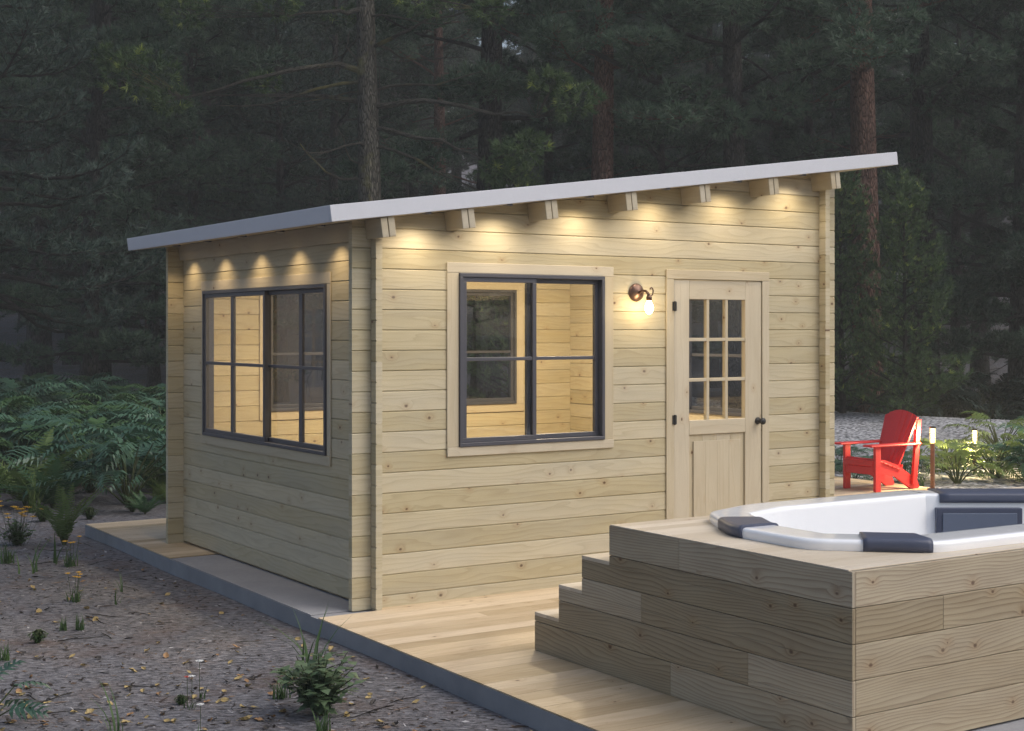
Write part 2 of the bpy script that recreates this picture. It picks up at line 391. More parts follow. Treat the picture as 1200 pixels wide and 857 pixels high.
# ------------------------------------------------------------------ slab and deck
def edge(y): return -0.46 + 0.0095 * y
slab = MB()
def prism(mb, pts, z0, z1, r=0.5):
    n = len(pts)
    mb.poly([(x, y, z1) for x, y in pts], [(x, y) for x, y in pts], r)
    mb.poly([(x, y, z0) for x, y in pts][::-1], [(x, y) for x, y in pts][::-1], r)
    for i in range(n):
        a, b = pts[i], pts[(i + 1) % n]
        mb.poly([(a[0], a[1], z0), (b[0], b[1], z0), (b[0], b[1], z1), (a[0], a[1], z1)], None, r)
foot = [(edge(-6.2), -6.2), (5.2, -6.2), (9.26, 1.0), (9.24, 5.4), (edge(5.4), 5.4)]
prism(slab, foot, -0.45, -0.008)
so = slab.build('patio_slab', M['concrete']); tag(so, kind='structure')
so.data.materials.append(M['slab_edge'])
for p in so.data.polygons:
    if abs(p.normal.z) < 0.5: p.material_index = 1
padm = MB(); prism(padm, [(edge(0.05) + .004, 0.05), (-0.0, 0.05), (0.0, 2.84), (edge(2.84) + .004, 2.84)], -0.008 + 0.002, 0.0)
tag(padm.build('patio_pad', M['concrete']), kind='structure')
deck = MB(); PW = 0.142
y = -4.19; k = 0
while y < 5.38:
    y1 = min(y + PW, 5.395)
    xr = 9.2 if y > 1.0 else 9.2 + (y - 1.0) * 0.55
    xs = [edge((y + y1) / 2) + 0.003]
    if -0.2 < y and y1 < 0.06: pass
    segs = [(xs[0], xr)]
    if y1 > 0.06 and y < 2.83: segs = [(0.02, xr)]
    for (a, b) in segs:
        cuts = [a]; p = a + rng.uniform(0.8, 3.6)
        while p < b - 0.5: cuts.append(p); p += rng.uniform(2.4, 3.8)
        cuts.append(b)
        for c0, c1 in zip(cuts[:-1], cuts[1:]):
            deck.box(XYZ, c0 + 0.0008, c1 - 0.0008, y + 0.0013, y1 - 0.0013, -0.006, 0.001 + rng.uniform(0, 0.001), 0)
    y = y1
tag(deck.build('deck', M['deck']), kind='structure')

# ------------------------------------------------------------------ cabin
PITCH = 0.142; ZF, ZL = 0.082, 0.008
SL = 0.1322
def roof_z(x): return 2.645 + SL * (x + 0.448)
cabin = empty('log_cabin', (2.1, 1.85, 0), 0, 'pale pine log cabin with a sloping grey mono-pitch roof and dark framed windows', 'cabin')
CI = Matrix.Translation((-2.1, -1.85, 0))
def cpart(mb, name, mat, parent=None, bevel=0, **kw):
    mb.v = [(a - 2.1, b - 1.85, c) for a, b, c in mb.v] if mb is not None else None
    return mb.build(name, mat, parent or cabin, bevel, **kw)
def clip(poly, f):
    out = []
    for i in range(len(poly)):
        p, q = poly[i], poly[(i + 1) % len(poly)]; a, b = f(p), f(q)
        if a >= 0: out.append(p)
        if (a >= 0) != (b >= 0):
            s = a / (a - b); out.append((p[0] + (q[0] - p[0]) * s, p[1] + (q[1] - p[1]) * s))
    return out
def logs(mb, fr, u0, u1, z0, ztop, opens, thick, cz=0.0065, cy_=0.009, zmin=0.0, roofline=None, ends=True):
    """stacked chamfered logs on a wall; fr=(O,U,W): W points out of the wall; outer face at w=0"""
    O, U, W = Vector(fr[0]), Vector(fr[1]), Vector(fr[2]); Z = Vector((0, 0, 1))
    flip = U.cross(Z).dot(W) < 0
    k = -1
    while z0 + k * PITCH < ztop:
        zb, zt = z0 + k * PITCH, z0 + (k + 1) * PITCH; k += 1
        if zt <= zmin + 0.004: continue
        ou, ov, r = rng.uniform(0, 60), rng.uniform(0, 60), rng.random()
        lo = max(zb, zmin)
        br = sorted({lo, zt} | {e for o in opens for e in (o[2], o[3]) if lo < e < zt})
        for b0, b1 in zip(br[:-1], br[1:]):
            mid = (b0 + b1) / 2; iv = [(u0, u1)]
            for o in opens:
                if o[2] < mid < o[3]:
                    iv = [q for (a, b) in iv for q in ((a, min(b, o[0])), (max(a, o[1]), b)) if q[1] - q[0] > 1e-4]
            for a, b in iv:
                poly = [(a, b0), (b, b0), (b, b1), (a, b1)]
                if roofline: poly = clip(poly, roofline)
                if len(poly) < 3: continue
                def sq(p):
                    z = p[1]
                    if abs(z - zb) < 1e-5: z += cz
                    elif abs(z - zt) < 1e-5: z -= cz
                    return (p[0], z)
                inner = [sq(p) for p in poly]
                rings = [(inner, 0.0), (poly, -cy_), (poly, -thick + cy_), (inner, -thick)]
                V = [[O + U * p[0] + Z * p[1] + W * w for p in pl] for pl, w in rings]
                T = [[(p[0] + ou, p[1] - zb + ov) for p in pl] for pl, w in rings]
                n = len(poly)
                def add(pts, uv):
                    if flip: pts = pts[::-1]; uv = uv[::-1]
                    mb.poly(pts, uv, r)
                add(V[0], T[0]); add(V[3][::-1], T[3][::-1])
                for j in range(3):
                    for i in range(n):
                        i2 = (i + 1) % n
                        add([V[j + 1][i], V[j + 1][i2], V[j][i2], V[j][i]], [T[j + 1][i], T[j + 1][i2], T[j][i2], T[j][i]])
TH = 0.05
FWIN = (0.6775, 1.972, 1.09, 2.339); DOOR = (2.66, 3.60, -1.0, 2.33)
LWIN = (0.68, 3.15, 1.01, 2.268); BWIN = (0.80, 3.57, 1.16, 2.34); RWIN = (0.75, 2.75, 1.14, 2.268)
rl = lambda p: roof_z(p[0]) - 0.004 - p[1]
def flat_rl(x): return lambda p: roof_z(x) - 0.010 - p[1]
w = MB(); logs(w, ((0, 0, 0), (1, 0, 0), (0, -1, 0)), -0.17, 4.446, ZF, 3.6, [FWIN, DOOR], TH, roofline=rl)
cpart(w, 'wall', M['log'])
w = MB(); logs(w, ((0, 3.68 + TH, 0), (-1, 0, 0), (0, 1, 0)), -4.446, 0.17, ZF, 3.6, [(-BWIN[1], -BWIN[0], BWIN[2], BWIN[3])], TH, roofline=lambda p: roof_z(-p[0]) - 0.004 - p[1])
cpart(w, 'wall', M['log'])
# the side walls butt between front and back walls, and their log ends stick out beyond them
XL = -0.025
def side(x, outx, opens, z0):
    w = MB()
    fr = ((x, 0, 0), (0, 1, 0), (outx, 0, 0))
    lim = min(x, x + TH) if outx > 0 else x
    top = roof_z(min(x, x - outx * TH))
    for (a, b) in ((-0.075, -0.002), (TH + 0.002, 3.678), (3.68 + TH + 0.002, 3.68 + TH + 0.075)):
        rf = lambda p: top - 0.006 - p[1]
        if a < 0: rf = lambda p: top - 0.145 - p[1]
        logs(w, fr, a, b, z0, 3.6, opens, TH, roofline=rf, zmin=0.0 if a < 0 or b > 3.7 else 0.022)
    return w
cpart(side(XL, -1, [LWIN], ZL), 'wall', M['log'])
cpart(side(4.262 + TH, 1, [RWIN], ZL), 'wall', M['log'])
# floor inside
fl = MB(); yy = TH + 0.003
while yy < 3.67:
    fl.box(XYZ, XL + TH + 0.003, 4.258, yy, min(yy + 0.118, 3.676), -0.004 + 0.006, 0.03, 0); yy += 0.12
cpart(fl, 'floor', M['deck'])
# roof
N = Vector((-SL, 0, 1)).normalized(); A = Vector((1, 0, SL)).normalized()
RF = (Vector((-0.448, -0.26, roof_z(-0.448))), A, Vector((0, 1, 0)), N)
RLEN = (4.947 + 0.448) / A.x; RW = 4.20
rb = MB(); rb.box(RF, 0.0285, RLEN - 0.0285, 0.0285, RW - 0.0285, 0.022, 0.100); roof = cpart(rb, 'roof', M['roof'])
def rchild(mb, name, mat, **kw):
    return cpart(mb, name, mat, roof, **kw)
sf = MB(); yy = 0.0285
while yy < RW - 0.03:
    y2 = min(yy + 0.12, RW - 0.0285); sf.box(RF, 0.0285, RLEN - 0.0285, yy, y2 - 0.003, -0.004, 0.0195, 0); yy = y2
rchild(sf, 'soffit', M['trim'])
for dims in ((0, RLEN, 0, 0.027), (0, RLEN, RW - 0.027, RW), (0, 0.027, 0.0285, RW - 0.0285), (RLEN - 0.027, RLEN, 0.0285, RW - 0.0285)):
    fb = MB(); fb.box(RF, *dims, -0.0005, 0.110); rchild(fb, 'fascia', M['roof'], bevel=0.003)
# purlins, each two boards side by side
for x in (-0.022, 0.612, 1.322, 2.056, 2.783, 3.51, 4.210):
    O = Vector((x, 0, roof_z(x))); f = (O, A, Vector((0, 1, 0)), N)
    for s in (-1, 1):
        pb = MB(); a0, a1 = (-0.053, -0.003) if s < 0 else (0.003, 0.053)
        pb.box(f, a0, a1, -0.235, 3.915, -0.142 if x < 4.2 else -0.15, -0.0065, 1)
        cpart(pb, 'purlin', M['trim'], bevel=0.004)

def bx(mb, fr, u0, u1, v0, v1, w0, w1, grain='u', r=None):
    O, U, W = fr; mb.box((O, U, (0, 0, 1), W), u0, u1, v0, v1, w0, w1, 0 if grain == 'u' else 1, r)
def ring(mb, fr, u0, u1, v0, v1, wd, w0, w1, bot=None):
    b = bot or wd
    bx(mb, fr, u0, u1, v1 - wd, v1, w0, w1); bx(mb, fr, u0, u1, v0, v0 + b, w0, w1)
    bx(mb, fr, u0, u0 + wd, v0 + b, v1 - wd, w0, w1, 'v'); bx(mb, fr, u1 - wd, u1, v0 + b, v1 - wd, w0, w1, 'v')
def window(fr, op, mull, hbar, verts, trim, front_first=True, muntin=0.026):
    """a sliding window: outer frame, two sashes with glazing bars and a pane each, timber trim inside and out"""
    u0, u1, v0, v1 = op
    m = MB(); ring(m, fr, u0 + .001, u1 - .001, v0 + .001, v1 - .001, 0.027, -0.075, 0.026)
    wf = cpart(m, 'window', M['frame'], bevel=0.003)
    i0, i1, j0, j1 = u0 + 0.0285, u1 - 0.0285, v0 + 0.0285, v1 - 0.0285
    for s in (0, 1):
        a, b = (i0, mull + 0.03) if s == 0 else (mull - 0.03, i1)
        w1 = 0.016 if (s == 0) == front_first else -0.022; w0 = w1 - 0.034
        m = MB(); ring(m, fr, a, b, j0, j1, 0.034, w0, w1)
        bx(m, fr, a + 0.0345, b - 0.0345, hbar - muntin / 2, hbar + muntin / 2, w0 + 0.006, w1 - 0.004)
        for vu in verts:
            if a + 0.06 < vu < b - 0.06:
                for q0, q1 in ((j0 + 0.0345, hbar - muntin / 2 - .0005), (hbar + muntin / 2 + .0005, j1 - 0.0345)):
                    bx(m, fr, vu - 0.03, vu + 0.03, q0, q1, w0 + 0.004, w1 - 0.006, 'v')
        cpart(m, 'sash', M['frame'], wf, bevel=0.003)
        gm = MB(); gmid = (w0 + w1) / 2
        bx(gm, fr, a + 0.030, b - 0.030, j0 + 0.030, j1 - 0.030, gmid - 0.0015, gmid + 0.0015)
        cpart(gm, 'pane', M['glass'], wf)
    for side_ in (0, 1):
        t = 0.012; wa, wb = (0.001, t) if side_ == 0 else (-TH - t, -TH - 0.001)
        m = MB(); T = trim
        bx(m, fr, u0 - T[0], u1 + T[1], v1 + .0005, v1 + T[2], wa, wb); bx(m, fr, u0 - T[0], u1 + T[1], v0 - T[3], v0 - .0005, wa, wb + (0.004 if side_ == 0 else 0))
        bx(m, fr, u0 - T[0], u0 - .0005, v0 + .0005, v1, wa, wb - .001, 'v'); bx(m, fr, u1 + .0005, u1 + T[1], v0 + .0005, v1, wa, wb - .001, 'v')
        cpart(m, 'trim', M['trim'], wf, bevel=0.003)
    return wf
frF = ((0, 0, 0), (1, 0, 0), (0, -1, 0))
frL = ((XL, 0, 0), (0, 1, 0), (-1, 0, 0))
frB = ((0, 3.68 + TH, 0), (1, 0, 0), (0, 1, 0))
window(frF, FWIN, 1.315, 1.718, (), (0.098, 0.09, 0.075, 0.066))
window(frL, LWIN, 1.835, 1.642, (2.50, 1.22), (0.062, 0.062, 0.085, 0.075), front_first=False)
window(frB, BWIN, 2.15, 1.70, (), (0.09, 0.09, 0.08, 0.08))

frR = ((4.262 + TH, 0, 0), (0, 1, 0), (1, 0, 0))
window(frR, RWIN, 1.75, 1.69, (), (0.07, 0.07, 0.085, 0.08))

# door
d0, d1, dt = 2.66, 3.60, 2.333
jm = MB(); tk = 0.013
bx(jm, frF, 2.583, d0 + 0.0, 0.002, dt, 0.001, tk, 'v'); bx(jm, frF, d1, 3.676, 0.002, dt, 0.001, tk, 'v'); bx(jm, frF, 2.583, 3.676, dt + .0005, dt + 0.075, 0.001, tk + .002)
bx(jm, frF, 2.583, d0, 0.03, dt, -TH - 0.02, -TH - 0.001, 'v'); bx(jm, frF, d1, 3.676, 0.03, dt, -TH - 0.02, -TH - 0.001, 'v'); bx(jm, frF, 2.583, 3.676, dt + .0005, dt + 0.075, -TH - 0.02, -TH - 0.001)
door = MB()
dy0, dy1 = -0.042, 0.004
L0, L1 = d0 + 0.006, d1 - 0.006
g0, g1, h0, h1 = 2.822, 3.418, 1.205, 2.175          # glazed opening
bx(door, frF, L0, g0, 0.012, dt - .006, dy0, dy1, 'v'); bx(door, frF, g1, L1, 0.012, dt - .006, dy0, dy1, 'v')
bx(door, frF, g0 + .0005, g1 - .0005, h1, dt - .006, dy0, dy1); bx(door, frF, g0 + .0005, g1 - .0005, 1.09, h0, dy0, dy1); bx(door, frF, g0 + .0005, g1 - .0005, 0.012, 0.18, dy0, dy1)
dr = cpart(door, 'door', M['trim'], bevel=0.003)
cpart(jm, 'door_frame', M['trim'], bevel=0.003)
pm = MB(); npl = 4
for i in range(npl):
    a = g0 + .001 + (g1 - g0 - .002) * i / npl; b = g0 + .001 + (g1 - g0 - .002) * (i + 1) / npl
    bx(pm, frF, a + .0005, b - .0005, 0.181, 1.089, dy0 + .008, dy1 - 0.016, 'v')
cpart(pm, 'door_panel', M['trim'], dr, bevel=0.003)
pm = MB()
for i in range(npl):
    a = g0 + .05 + (g1 - g0 - .1) * i / npl; b = g0 + .05 + (g1 - g0 - .1) * (i + 1) / npl
    bx(pm, frF, a + .0002, b - .0002, 0.235, 1.035, dy1 - 0.0155, dy1 - 0.004, 'v', 0.5)
cpart(pm, 'raised_panel', M['trim'], dr, bevel=0.0012)
mm = MB()
for i in (1, 2):
    u = g0 + (g1 - g0) * i / 3; bx(mm, frF, u - 0.014, u + 0.014, h0 + .0005, h1 - .0005, dy0 + 0.006, dy1 - 0.004, 'v')
for i in (1, 2):
    z = h0 + (h1 - h0) * i / 3
    for j in range(3):
        a = g0 + (g1 - g0) * j / 3 + (0.0145 if j else .0005); b = g0 + (g1 - g0) * (j + 1) / 3 - (0.0145 if j < 2 else .0005)
        bx(mm, frF, a, b, z - 0.013, z + 0.013, dy0 + 0.006, dy1 - 0.005)
cpart(mm, 'glazing_bars', M['trim'], dr, bevel=0.002)
gm = MB(); bx(gm, frF, g0 - .004, g1 + .004, h0 - .004, h1 + .004, -0.021, -0.018); cpart(gm, 'pane', M['glass'], dr)
for z in (2.117, 1.217):
    hm = MB(); bx(hm, frF, d0 - 0.018, d0 + 0.022, z - 0.036, z + 0.036, tk + .001, tk + 0.006, 'v')
    hm.tube([(d0 + .002, -tk - 0.008, z - 0.04), (d0 + .002, -tk - 0.008, z + 0.04)], 0.007, 8); cpart(hm, 'hinge', M['black'], dr)
km = MB(); km.lathe((3.553, 0.0, 1.178), (0, -1, 0), [(0.0, 0.0041), (0.03, 0.0042), (0.03, 0.010), (0.012, 0.014), (0.011, 0.04), (0.022, 0.05), (0.029, 0.062), (0.027, 0.076), (0.014, 0.083), (0, 0.084)], 20)
cpart(km, 'handle', M['black'], dr, smooth=True)

# soffit downlights and inside lights
def downlight(x, y, power, size=60, blend=0.35, col=(1.0, 0.74, 0.43)):
    z = roof_z(x) - 0.006
    m = MB(); O = Vector((x, y, z))
    m.lathe(O, (0, 0, -1), [(0.0, -0.012), (0.036, -0.012), (0.036, 0.006), (0.028, 0.008), (0.027, 0.002)], 16)
    d = cpart(m, 'downlight', M['frame'], smooth=False)
    m = MB(); m.lathe(O, (0, 0, -1), [(0.026, 0.0015), (0.0, 0.0015)], 16); cpart(m, 'lens', M['downglow'], d)
    l = bpy.data.lights.new('downlight_beam', 'SPOT'); l.energy = power; l.color = col; l.spot_size = R(size); l.spot_blend = blend; l.shadow_soft_size = 0.015
    lo = bpy.data.objects.new('downlight_beam', l); COL.objects.link(lo); lo.location = (x, y, z - 0.03); return lo
DL = 9.0
for yq in (3.40, 2.66, 1.90, 1.17, 0.46): downlight(XL - 0.165, yq, DL * 0.8, 116, 1.0)
for xq in (0.30, 0.97, 1.69, 2.42, 3.15, 3.86): downlight(xq, -0.205, DL * 0.95, 160, 1.0, (1.0, 0.82, 0.58))
for xq, yq in ((1.2, 1.9), (3.1, 1.9)):
    z = roof_z(xq) - 0.012
    m = MB(); m.lathe((xq, yq, z), (0, 0, -1), [(0.0, 0.0), (0.16, 0.0), (0.16, 0.03), (0.15, 0.045)], 28); d = cpart(m, 'ceiling_lamp', M['frame'])
    m = MB(); m.lathe((xq, yq, z), (0, 0, -1), [(0.15, 0.0445), (0.10, 0.058), (0.0, 0.062)], 28); cpart(m, 'diffuser', M['downglow'], d, smooth=True)
    l = bpy.data.lights.new('room_light', 'AREA'); l.shape = 'DISK'; l.size = 0.3; l.energy = 78; l.color = (1.0, 0.79, 0.50)
    lo = bpy.data.objects.new('room_light', l); COL.objects.link(lo); lo.location = (xq, yq, z - 0.08)

# wall lamp beside the door
LX, LZ = 2.286, 2.22
lamp = empty('wall_lamp', (LX, 0, LZ), 0, 'bronze wall lamp with a lit bare bulb left of the cabin door', 'wall lamp')
m = MB(); m.lathe((0, 0, 0), (0, -1, 0), [(0.0, 0.0005), (0.068, 0.0005), (0.072, 0.006), (0.069, 0.014), (0.058, 0.024), (0.045, 0.032), (0.030, 0.040), (0.014, 0.046), (0, 0.048)], 32)
m.build('backplate', M['bronze'], lamp, smooth=True)
m = MB(); m.tube([(0, -0.044, 0), (0.005, -0.075, 0.012), (0.012, -0.11, 0.010), (0.015, -0.135, -0.008), (0.016, -0.145, -0.035)], [0.011, 0.010, 0.010, 0.011, 0.013], 10)
m.build('arm', M['bronze'], lamp, smooth=True)
m = MB()
pts = [(0.055 + 0.030 * math.cos(a) * (1 - 0.05 * i), -0.12, 0.015 + 0.045 * math.sin(a) * (1 - 0.05 * i)) for i, a in enumerate([R(-110 + 18 * k) for k in range(15)])]
m.tube(pts, [0.0055] * 14 + [0.009], 8); m.tube([(0.016, -0.142, -0.03), (0.035, -0.13, -0.03), pts[0]], 0.006, 8); m.build('scroll', M['bronze'], lamp, smooth=True)
m = MB(); m.lathe((0.016, -0.146, -0.03), (0, 0, -1), [(0.0, -0.004), (0.018, -0.002), (0.023, 0.012), (0.021, 0.035), (0.016, 0.036)], 20); m.build('socket', M['bronze'], lamp, smooth=True)
m = MB(); m.lathe((0.016, -0.146, -0.062), (0, 0, -1), [(0.014, 0.0), (0.016, 0.012), (0.028, 0.035), (0.034, 0.058), (0.031, 0.078), (0.020, 0.096), (0.006, 0.108), (0, 0.109)], 20); m.build('bulb', M['bulb'], lamp, smooth=True)

# ------------------------------------------------------------------ tub platform with steps
BX, BY, BT = 0.22, -4.22, 0.838
plat = empty('tub_platform', (2.0, -3.3, 0), 0, 'timber clad platform with side steps built around the white hot tub', 'platform')
def ppart(mb, name, mat, parent=None, bevel=0, **kw):
    mb.v = [(a - 2.0, b + 3.3, c) for a, b, c in mb.v]; return mb.build(name, mat, parent or plat, bevel, **kw)
STEPS = [(0.2335, -1.665), (0.4355, -1.918), (0.637, -2.150), (BT, -2.412)]     # (top, back edge)
BXR = 4.0; BOARD = 0.1645; ZB = 0.015
sm = MB()
rows = [(max(0.003, BT - (i + 1) * BOARD), BT - i * BOARD) for i in range(5)]
rows[-1] = (0.003, rows[-1][1])
joints = [(-3.02,), (-2.0, ), (-2.70,), (-3.55,), (-2.95,)]
for (z0, z1), jt in zip(rows, joints):
    z1 -= 0.003 if z1 < BT else 0.0
    lv = sorted({z0, z1} | {s[0] - .021 for s in STEPS[:-1] if z0 < s[0] - .021 < z1})
    tones = {}
    for b0, b1 in zip(lv[:-1], lv[1:]):
        yend = [s[1] for s in STEPS if (b0 + b1) / 2 < s[0]][0]
        ys = [BY - 0.022] + [j for j in jt if j < yend] + [yend]
        for i, (a, b) in enumerate(zip(ys[:-1], ys[1:])):
            if i not in tones: tones[i] = (rng.random(), (rng.uniform(0, 60), rng.uniform(0, 60)))
            sm.box((Vector((BX, 0, 0)), (0, 1, 0), (0, 0, 1), (-1, 0, 0)), a + (0.0006 if i else 0), b, b0, b1, -0.022, 0.0, 0, tones[i][0], tones[i][1])
ppart(sm, 'side_cladding', M['tubwood'], bevel=0.003)
fm = MB()
fj = [(2.1,), (0.83, 3.0), (2.4,), (1.9,), (1.6,)]
for (z0, z1), jt in zip(rows, fj):
    xs = [BX + 0.0225] + list(jt) + [BXR]
    for a, b in zip(xs[:-1], xs[1:]):
        fm.box((Vector((0, BY, 0)), (1, 0, 0), (0, 0, 1), (0, -1, 0)), a + .0006, b - .0006, z0, z1 - (0.003 if z1 < BT else 0), -0.0, 0.022, 0)
ppart(fm, 'front_cladding', M['tubwood'], bevel=0.003)
for i, (zt, yb) in enumerate(STEPS[:-1]):
    yf = STEPS[i + 1][1]; tm = MB()
    zz0 = 0.003 if i == 0 else STEPS[i - 1][0] + .001
    tm.box(XYZ, BX + 0.0225, BXR, yb - 0.022, yb - 0.002, zz0, zt - 0.0215, 0)
    n = 2
    for j in range(n):
        a = yf + (yb - yf) * j / n; b = yf + (yb - yf) * (j + 1) / n
        tm.box(XYZ, BX, BXR, a + .0006, b - .0006, zt - 0.021, zt, 0)
    ppart(tm, 'step', M['tread'], bevel=0.002)

# tub outline, smoothed
corners = [(0.485, -3.13), (0.775, -2.605), (1.22, -2.453), (2.565, -2.455), (3.60, -3.128), (3.69, -3.70), (3.25, -4.10), (2.60, -4.148), (0.94, -4.105), (0.480, -3.69)]
ctrl = []
for i_, c_ in enumerate(corners):
    c_ = Vector(c_)
    for o_ in (corners[i_ - 1], None, corners[(i_ + 1) % len(corners)]):
        if o_ is None: ctrl.append(tuple(c_)); continue
        d_ = Vector(o_) - c_; ctrl.append(tuple(c_ + d_.normalized() * min(0.21 if i_ != 3 else 0.08, 0.37 * d_.length)))
def chaikin(p, n):
    for _ in range(n):
        q = []
        for i in range(len(p)):
            a, b = np.array(p[i]), np.array(p[(i + 1) % len(p)]); q += [a * .75 + b * .25, a * .25 + b * .75]
        p = q
    return [np.array(a) for a in p]
OUT = chaikin(ctrl, 3)          # clockwise seen from above
def normals(p):
    n = []
    for i in range(len(p)):
        d = p[(i + 1) % len(p)] - p[i - 1]; d = d / np.linalg.norm(d); n.append(np.array([d[1], -d[0]]))
    return n
NRM = normals(OUT)              # inward for a clockwise outline
if np.dot(NRM[0], np.array([2.0, -3.3]) - OUT[0]) < 0: NRM = [-a for a in NRM]
def inset(d): return [p + n * d for p, n in zip(OUT, NRM)]
def inpoly(x, y, P):
    c = False
    for i in range(len(P)):
        a, b = P[i], P[i - 1]
        if (a[1] > y) != (b[1] > y) and x < (b[0] - a[0]) * (y - a[1]) / (b[1] - a[1]) + a[0]: c = not c
    return c
HOLE = inset(0.10)
tm = MB(); y = BY + .0; PWT = 0.1
while y < STEPS[-1][1] - 0.01:
    y1 = min(y + PWT, STEPS[-1][1]); yc = (y + y1) / 2
    xs = sorted((b[0] - a[0]) * (yc - a[1]) / (b[1] - a[1]) + a[0] for a, b in zip(HOLE, HOLE[1:] + HOLE[:1]) if (a[1] > yc) != (b[1] > yc))
    iv = [(BX, BXR)] if not xs else [(BX, xs[0]), (xs[-1], BXR)]
    for a, b in iv:
        cuts = [a] + ([a + rng.uniform(0.6, 2.2)] if b - a > 2.5 else []) + [b]
        for c0, c1 in zip(cuts[:-1], cuts[1:]): tm.box(XYZ, c0 + .0005, c1 - .0005, y + .0006, y1 - .0006, BT + .0005, BT + 0.006, 0)
    y = y1
tm.box(XYZ, BX + 0.0225, BXR, STEPS[-1][1] - 0.022, STEPS[-1][1] - 0.002, STEPS[-2][0] + .001, BT - .001, 0)
ppart(tm, 'platform_top', M['tread'], bevel=0.0012)
BT2 = BT + 0.006

tub = empty('hot_tub', (2.0, -3.3, BT2), 0, 'white acrylic hot tub with slate blue headrests set into the timber platform', 'hot tub')
def tpart(mb, name, mat, parent=None, bevel=0, **kw):
    mb.v = [(a - 2.0, b + 3.3, c - BT2) for a, b, c in mb.v]; return mb.build(name, mat, parent or tub, bevel, **kw)
def loft(mb, prof, idx, closed):
    rows_ = [[(OUT[i] + NRM[i] * d, z) for i in idx] for d, z in prof]
    n = len(idx); base = len(mb.v)
    for rw in rows_:
        for p, z in rw: mb.v.append((p[0], p[1], z))
    for j in range(len(prof) - 1):
        for i in range(n if closed else n - 1):
            i2 = (i + 1) % n
            mb.f.append([base + j * n + i, base + (j + 1) * n + i, base + (j + 1) * n + i2, base + j * n + i2]); mb.uv += [(0, 0)] * 4; mb.r.append(0.5)
    return base, n
m = MB()
prof = [(0.0, BT2 + .0005), (-0.004, BT2 + 0.02), (-0.004, 0.874), (-0.004, 0.883), (-0.001, 0.890), (0.005, 0.8955), (0.013, 0.8985), (0.024, 0.8998), (0.06, 0.900), (0.19, 0.900), (0.212, 0.8995), (0.222, 0.897), (0.229, 0.891), (0.233, 0.882), (0.2345, 0.868), (0.25, 0.70), (0.30, 0.30), (0.33, 0.24), (0.40, 0.22)]
b_, n_ = loft(m, prof, range(len(OUT)), True)
m.f.append([b_ + (len(prof) - 1) * n_ + i for i in range(n_)]); m.uv += [(0, 0)] * n_; m.r.append(.5)
tpart(m, 'shell', M['acrylic'], smooth=True)
def near_i(p): return min(range(len(OUT)), key=lambda i: np.linalg.norm(OUT[i] - np.array(p)))
def pillow(p, q, tall=0.0, name='headrest'):
    a, b = near_i(p), near_i(q); idx = []; i = a
    while True:
        idx.append(i)
        if i == b: break
        i = (i + 1) % len(OUT)
    m = MB(); o = 0.012
    pr = [(-o, BT2 + .003), (-o - .003, 0.87), (-o - .003, 0.889), (-o + .001, 0.900), (-o + .009, 0.9075), (0.008, 0.9112 + tall * .7), (0.03, 0.913 + tall), (0.18, 0.913 + tall), (0.215, 0.911 + tall), (0.232, 0.907 + tall), (0.242, 0.899), (0.247, 0.888), (0.249, 0.865), (0.251, 0.845)]
    base, n = loft(m, pr, idx, False)
    back = [(0.2365, 0.845), (0.18, 0.85), (0.05, 0.85), (-0.002, BT2 + .003)]
    b2, _ = loft(m, back, idx, False)
    P_, B_ = len(pr), len(back)
    def qd(*v): m.f.append(list(v)); m.uv.extend([(0, 0)] * len(v)); m.r.append(.5)
    for i in range(n - 1):
        qd(base + (P_ - 1) * n + i, b2 + i, b2 + i + 1, base + (P_ - 1) * n + i + 1)
        qd(b2 + (B_ - 1) * n + i, base + i, base + i + 1, b2 + (B_ - 1) * n + i + 1)
    for e in (0, n - 1):
        loop = [base + j * n + e for j in range(P_)] + [b2 + j * n + e for j in range(B_)]
        qd(*(loop if e == 0 else loop[::-1]))
    ob = tpart(m, name, M['pillow'], smooth=False)
    for pl in ob.data.polygons: pl.use_smooth = len(pl.vertices) == 4
    bm = bmesh.new(); bm.from_mesh(ob.data); bmesh.ops.recalc_face_normals(bm, faces=bm.faces); bm.to_mesh(ob.data); bm.free()
pillow((0.482, -3.22), (0.575, -2.87))
pillow((0.935, -4.065), (0.67, -3.895))
pillow((2.70, -2.545), (3.45, -3.03), -0.004)
# recessed seat-back panel on the diagonal inner wall
pa, pb_ = np.array((2.527, -2.744)), np.array((2.976, -3.036))
ud = (pb_ - pa) / np.linalg.norm(pb_ - pa); nd_ = np.array([ud[1], -ud[0]])
if np.dot(nd_, np.array([2.0, -3.3]) - pa) < 0: nd_ = -nd_
Lp = np.linalg.norm(pb_ - pa)
fr = (Vector((pa[0], pa[1], 0)), Vector((ud[0], ud[1], 0)), Vector((0, 0, 1)), Vector((nd_[0], nd_[1], 0)))
m = MB(); m.box(fr, 0, Lp, 0.45, 0.815, -0.06, 0.022); pn = tpart(m, 'seat_back', M['pillow'], bevel=0.004)
m = MB(); m.box(fr, 0.035, Lp - 0.035, 0.48, 0.785, 0.0222, 0.030); tpart(m, 'cushion', M['panel'], pn, bevel=0.006)

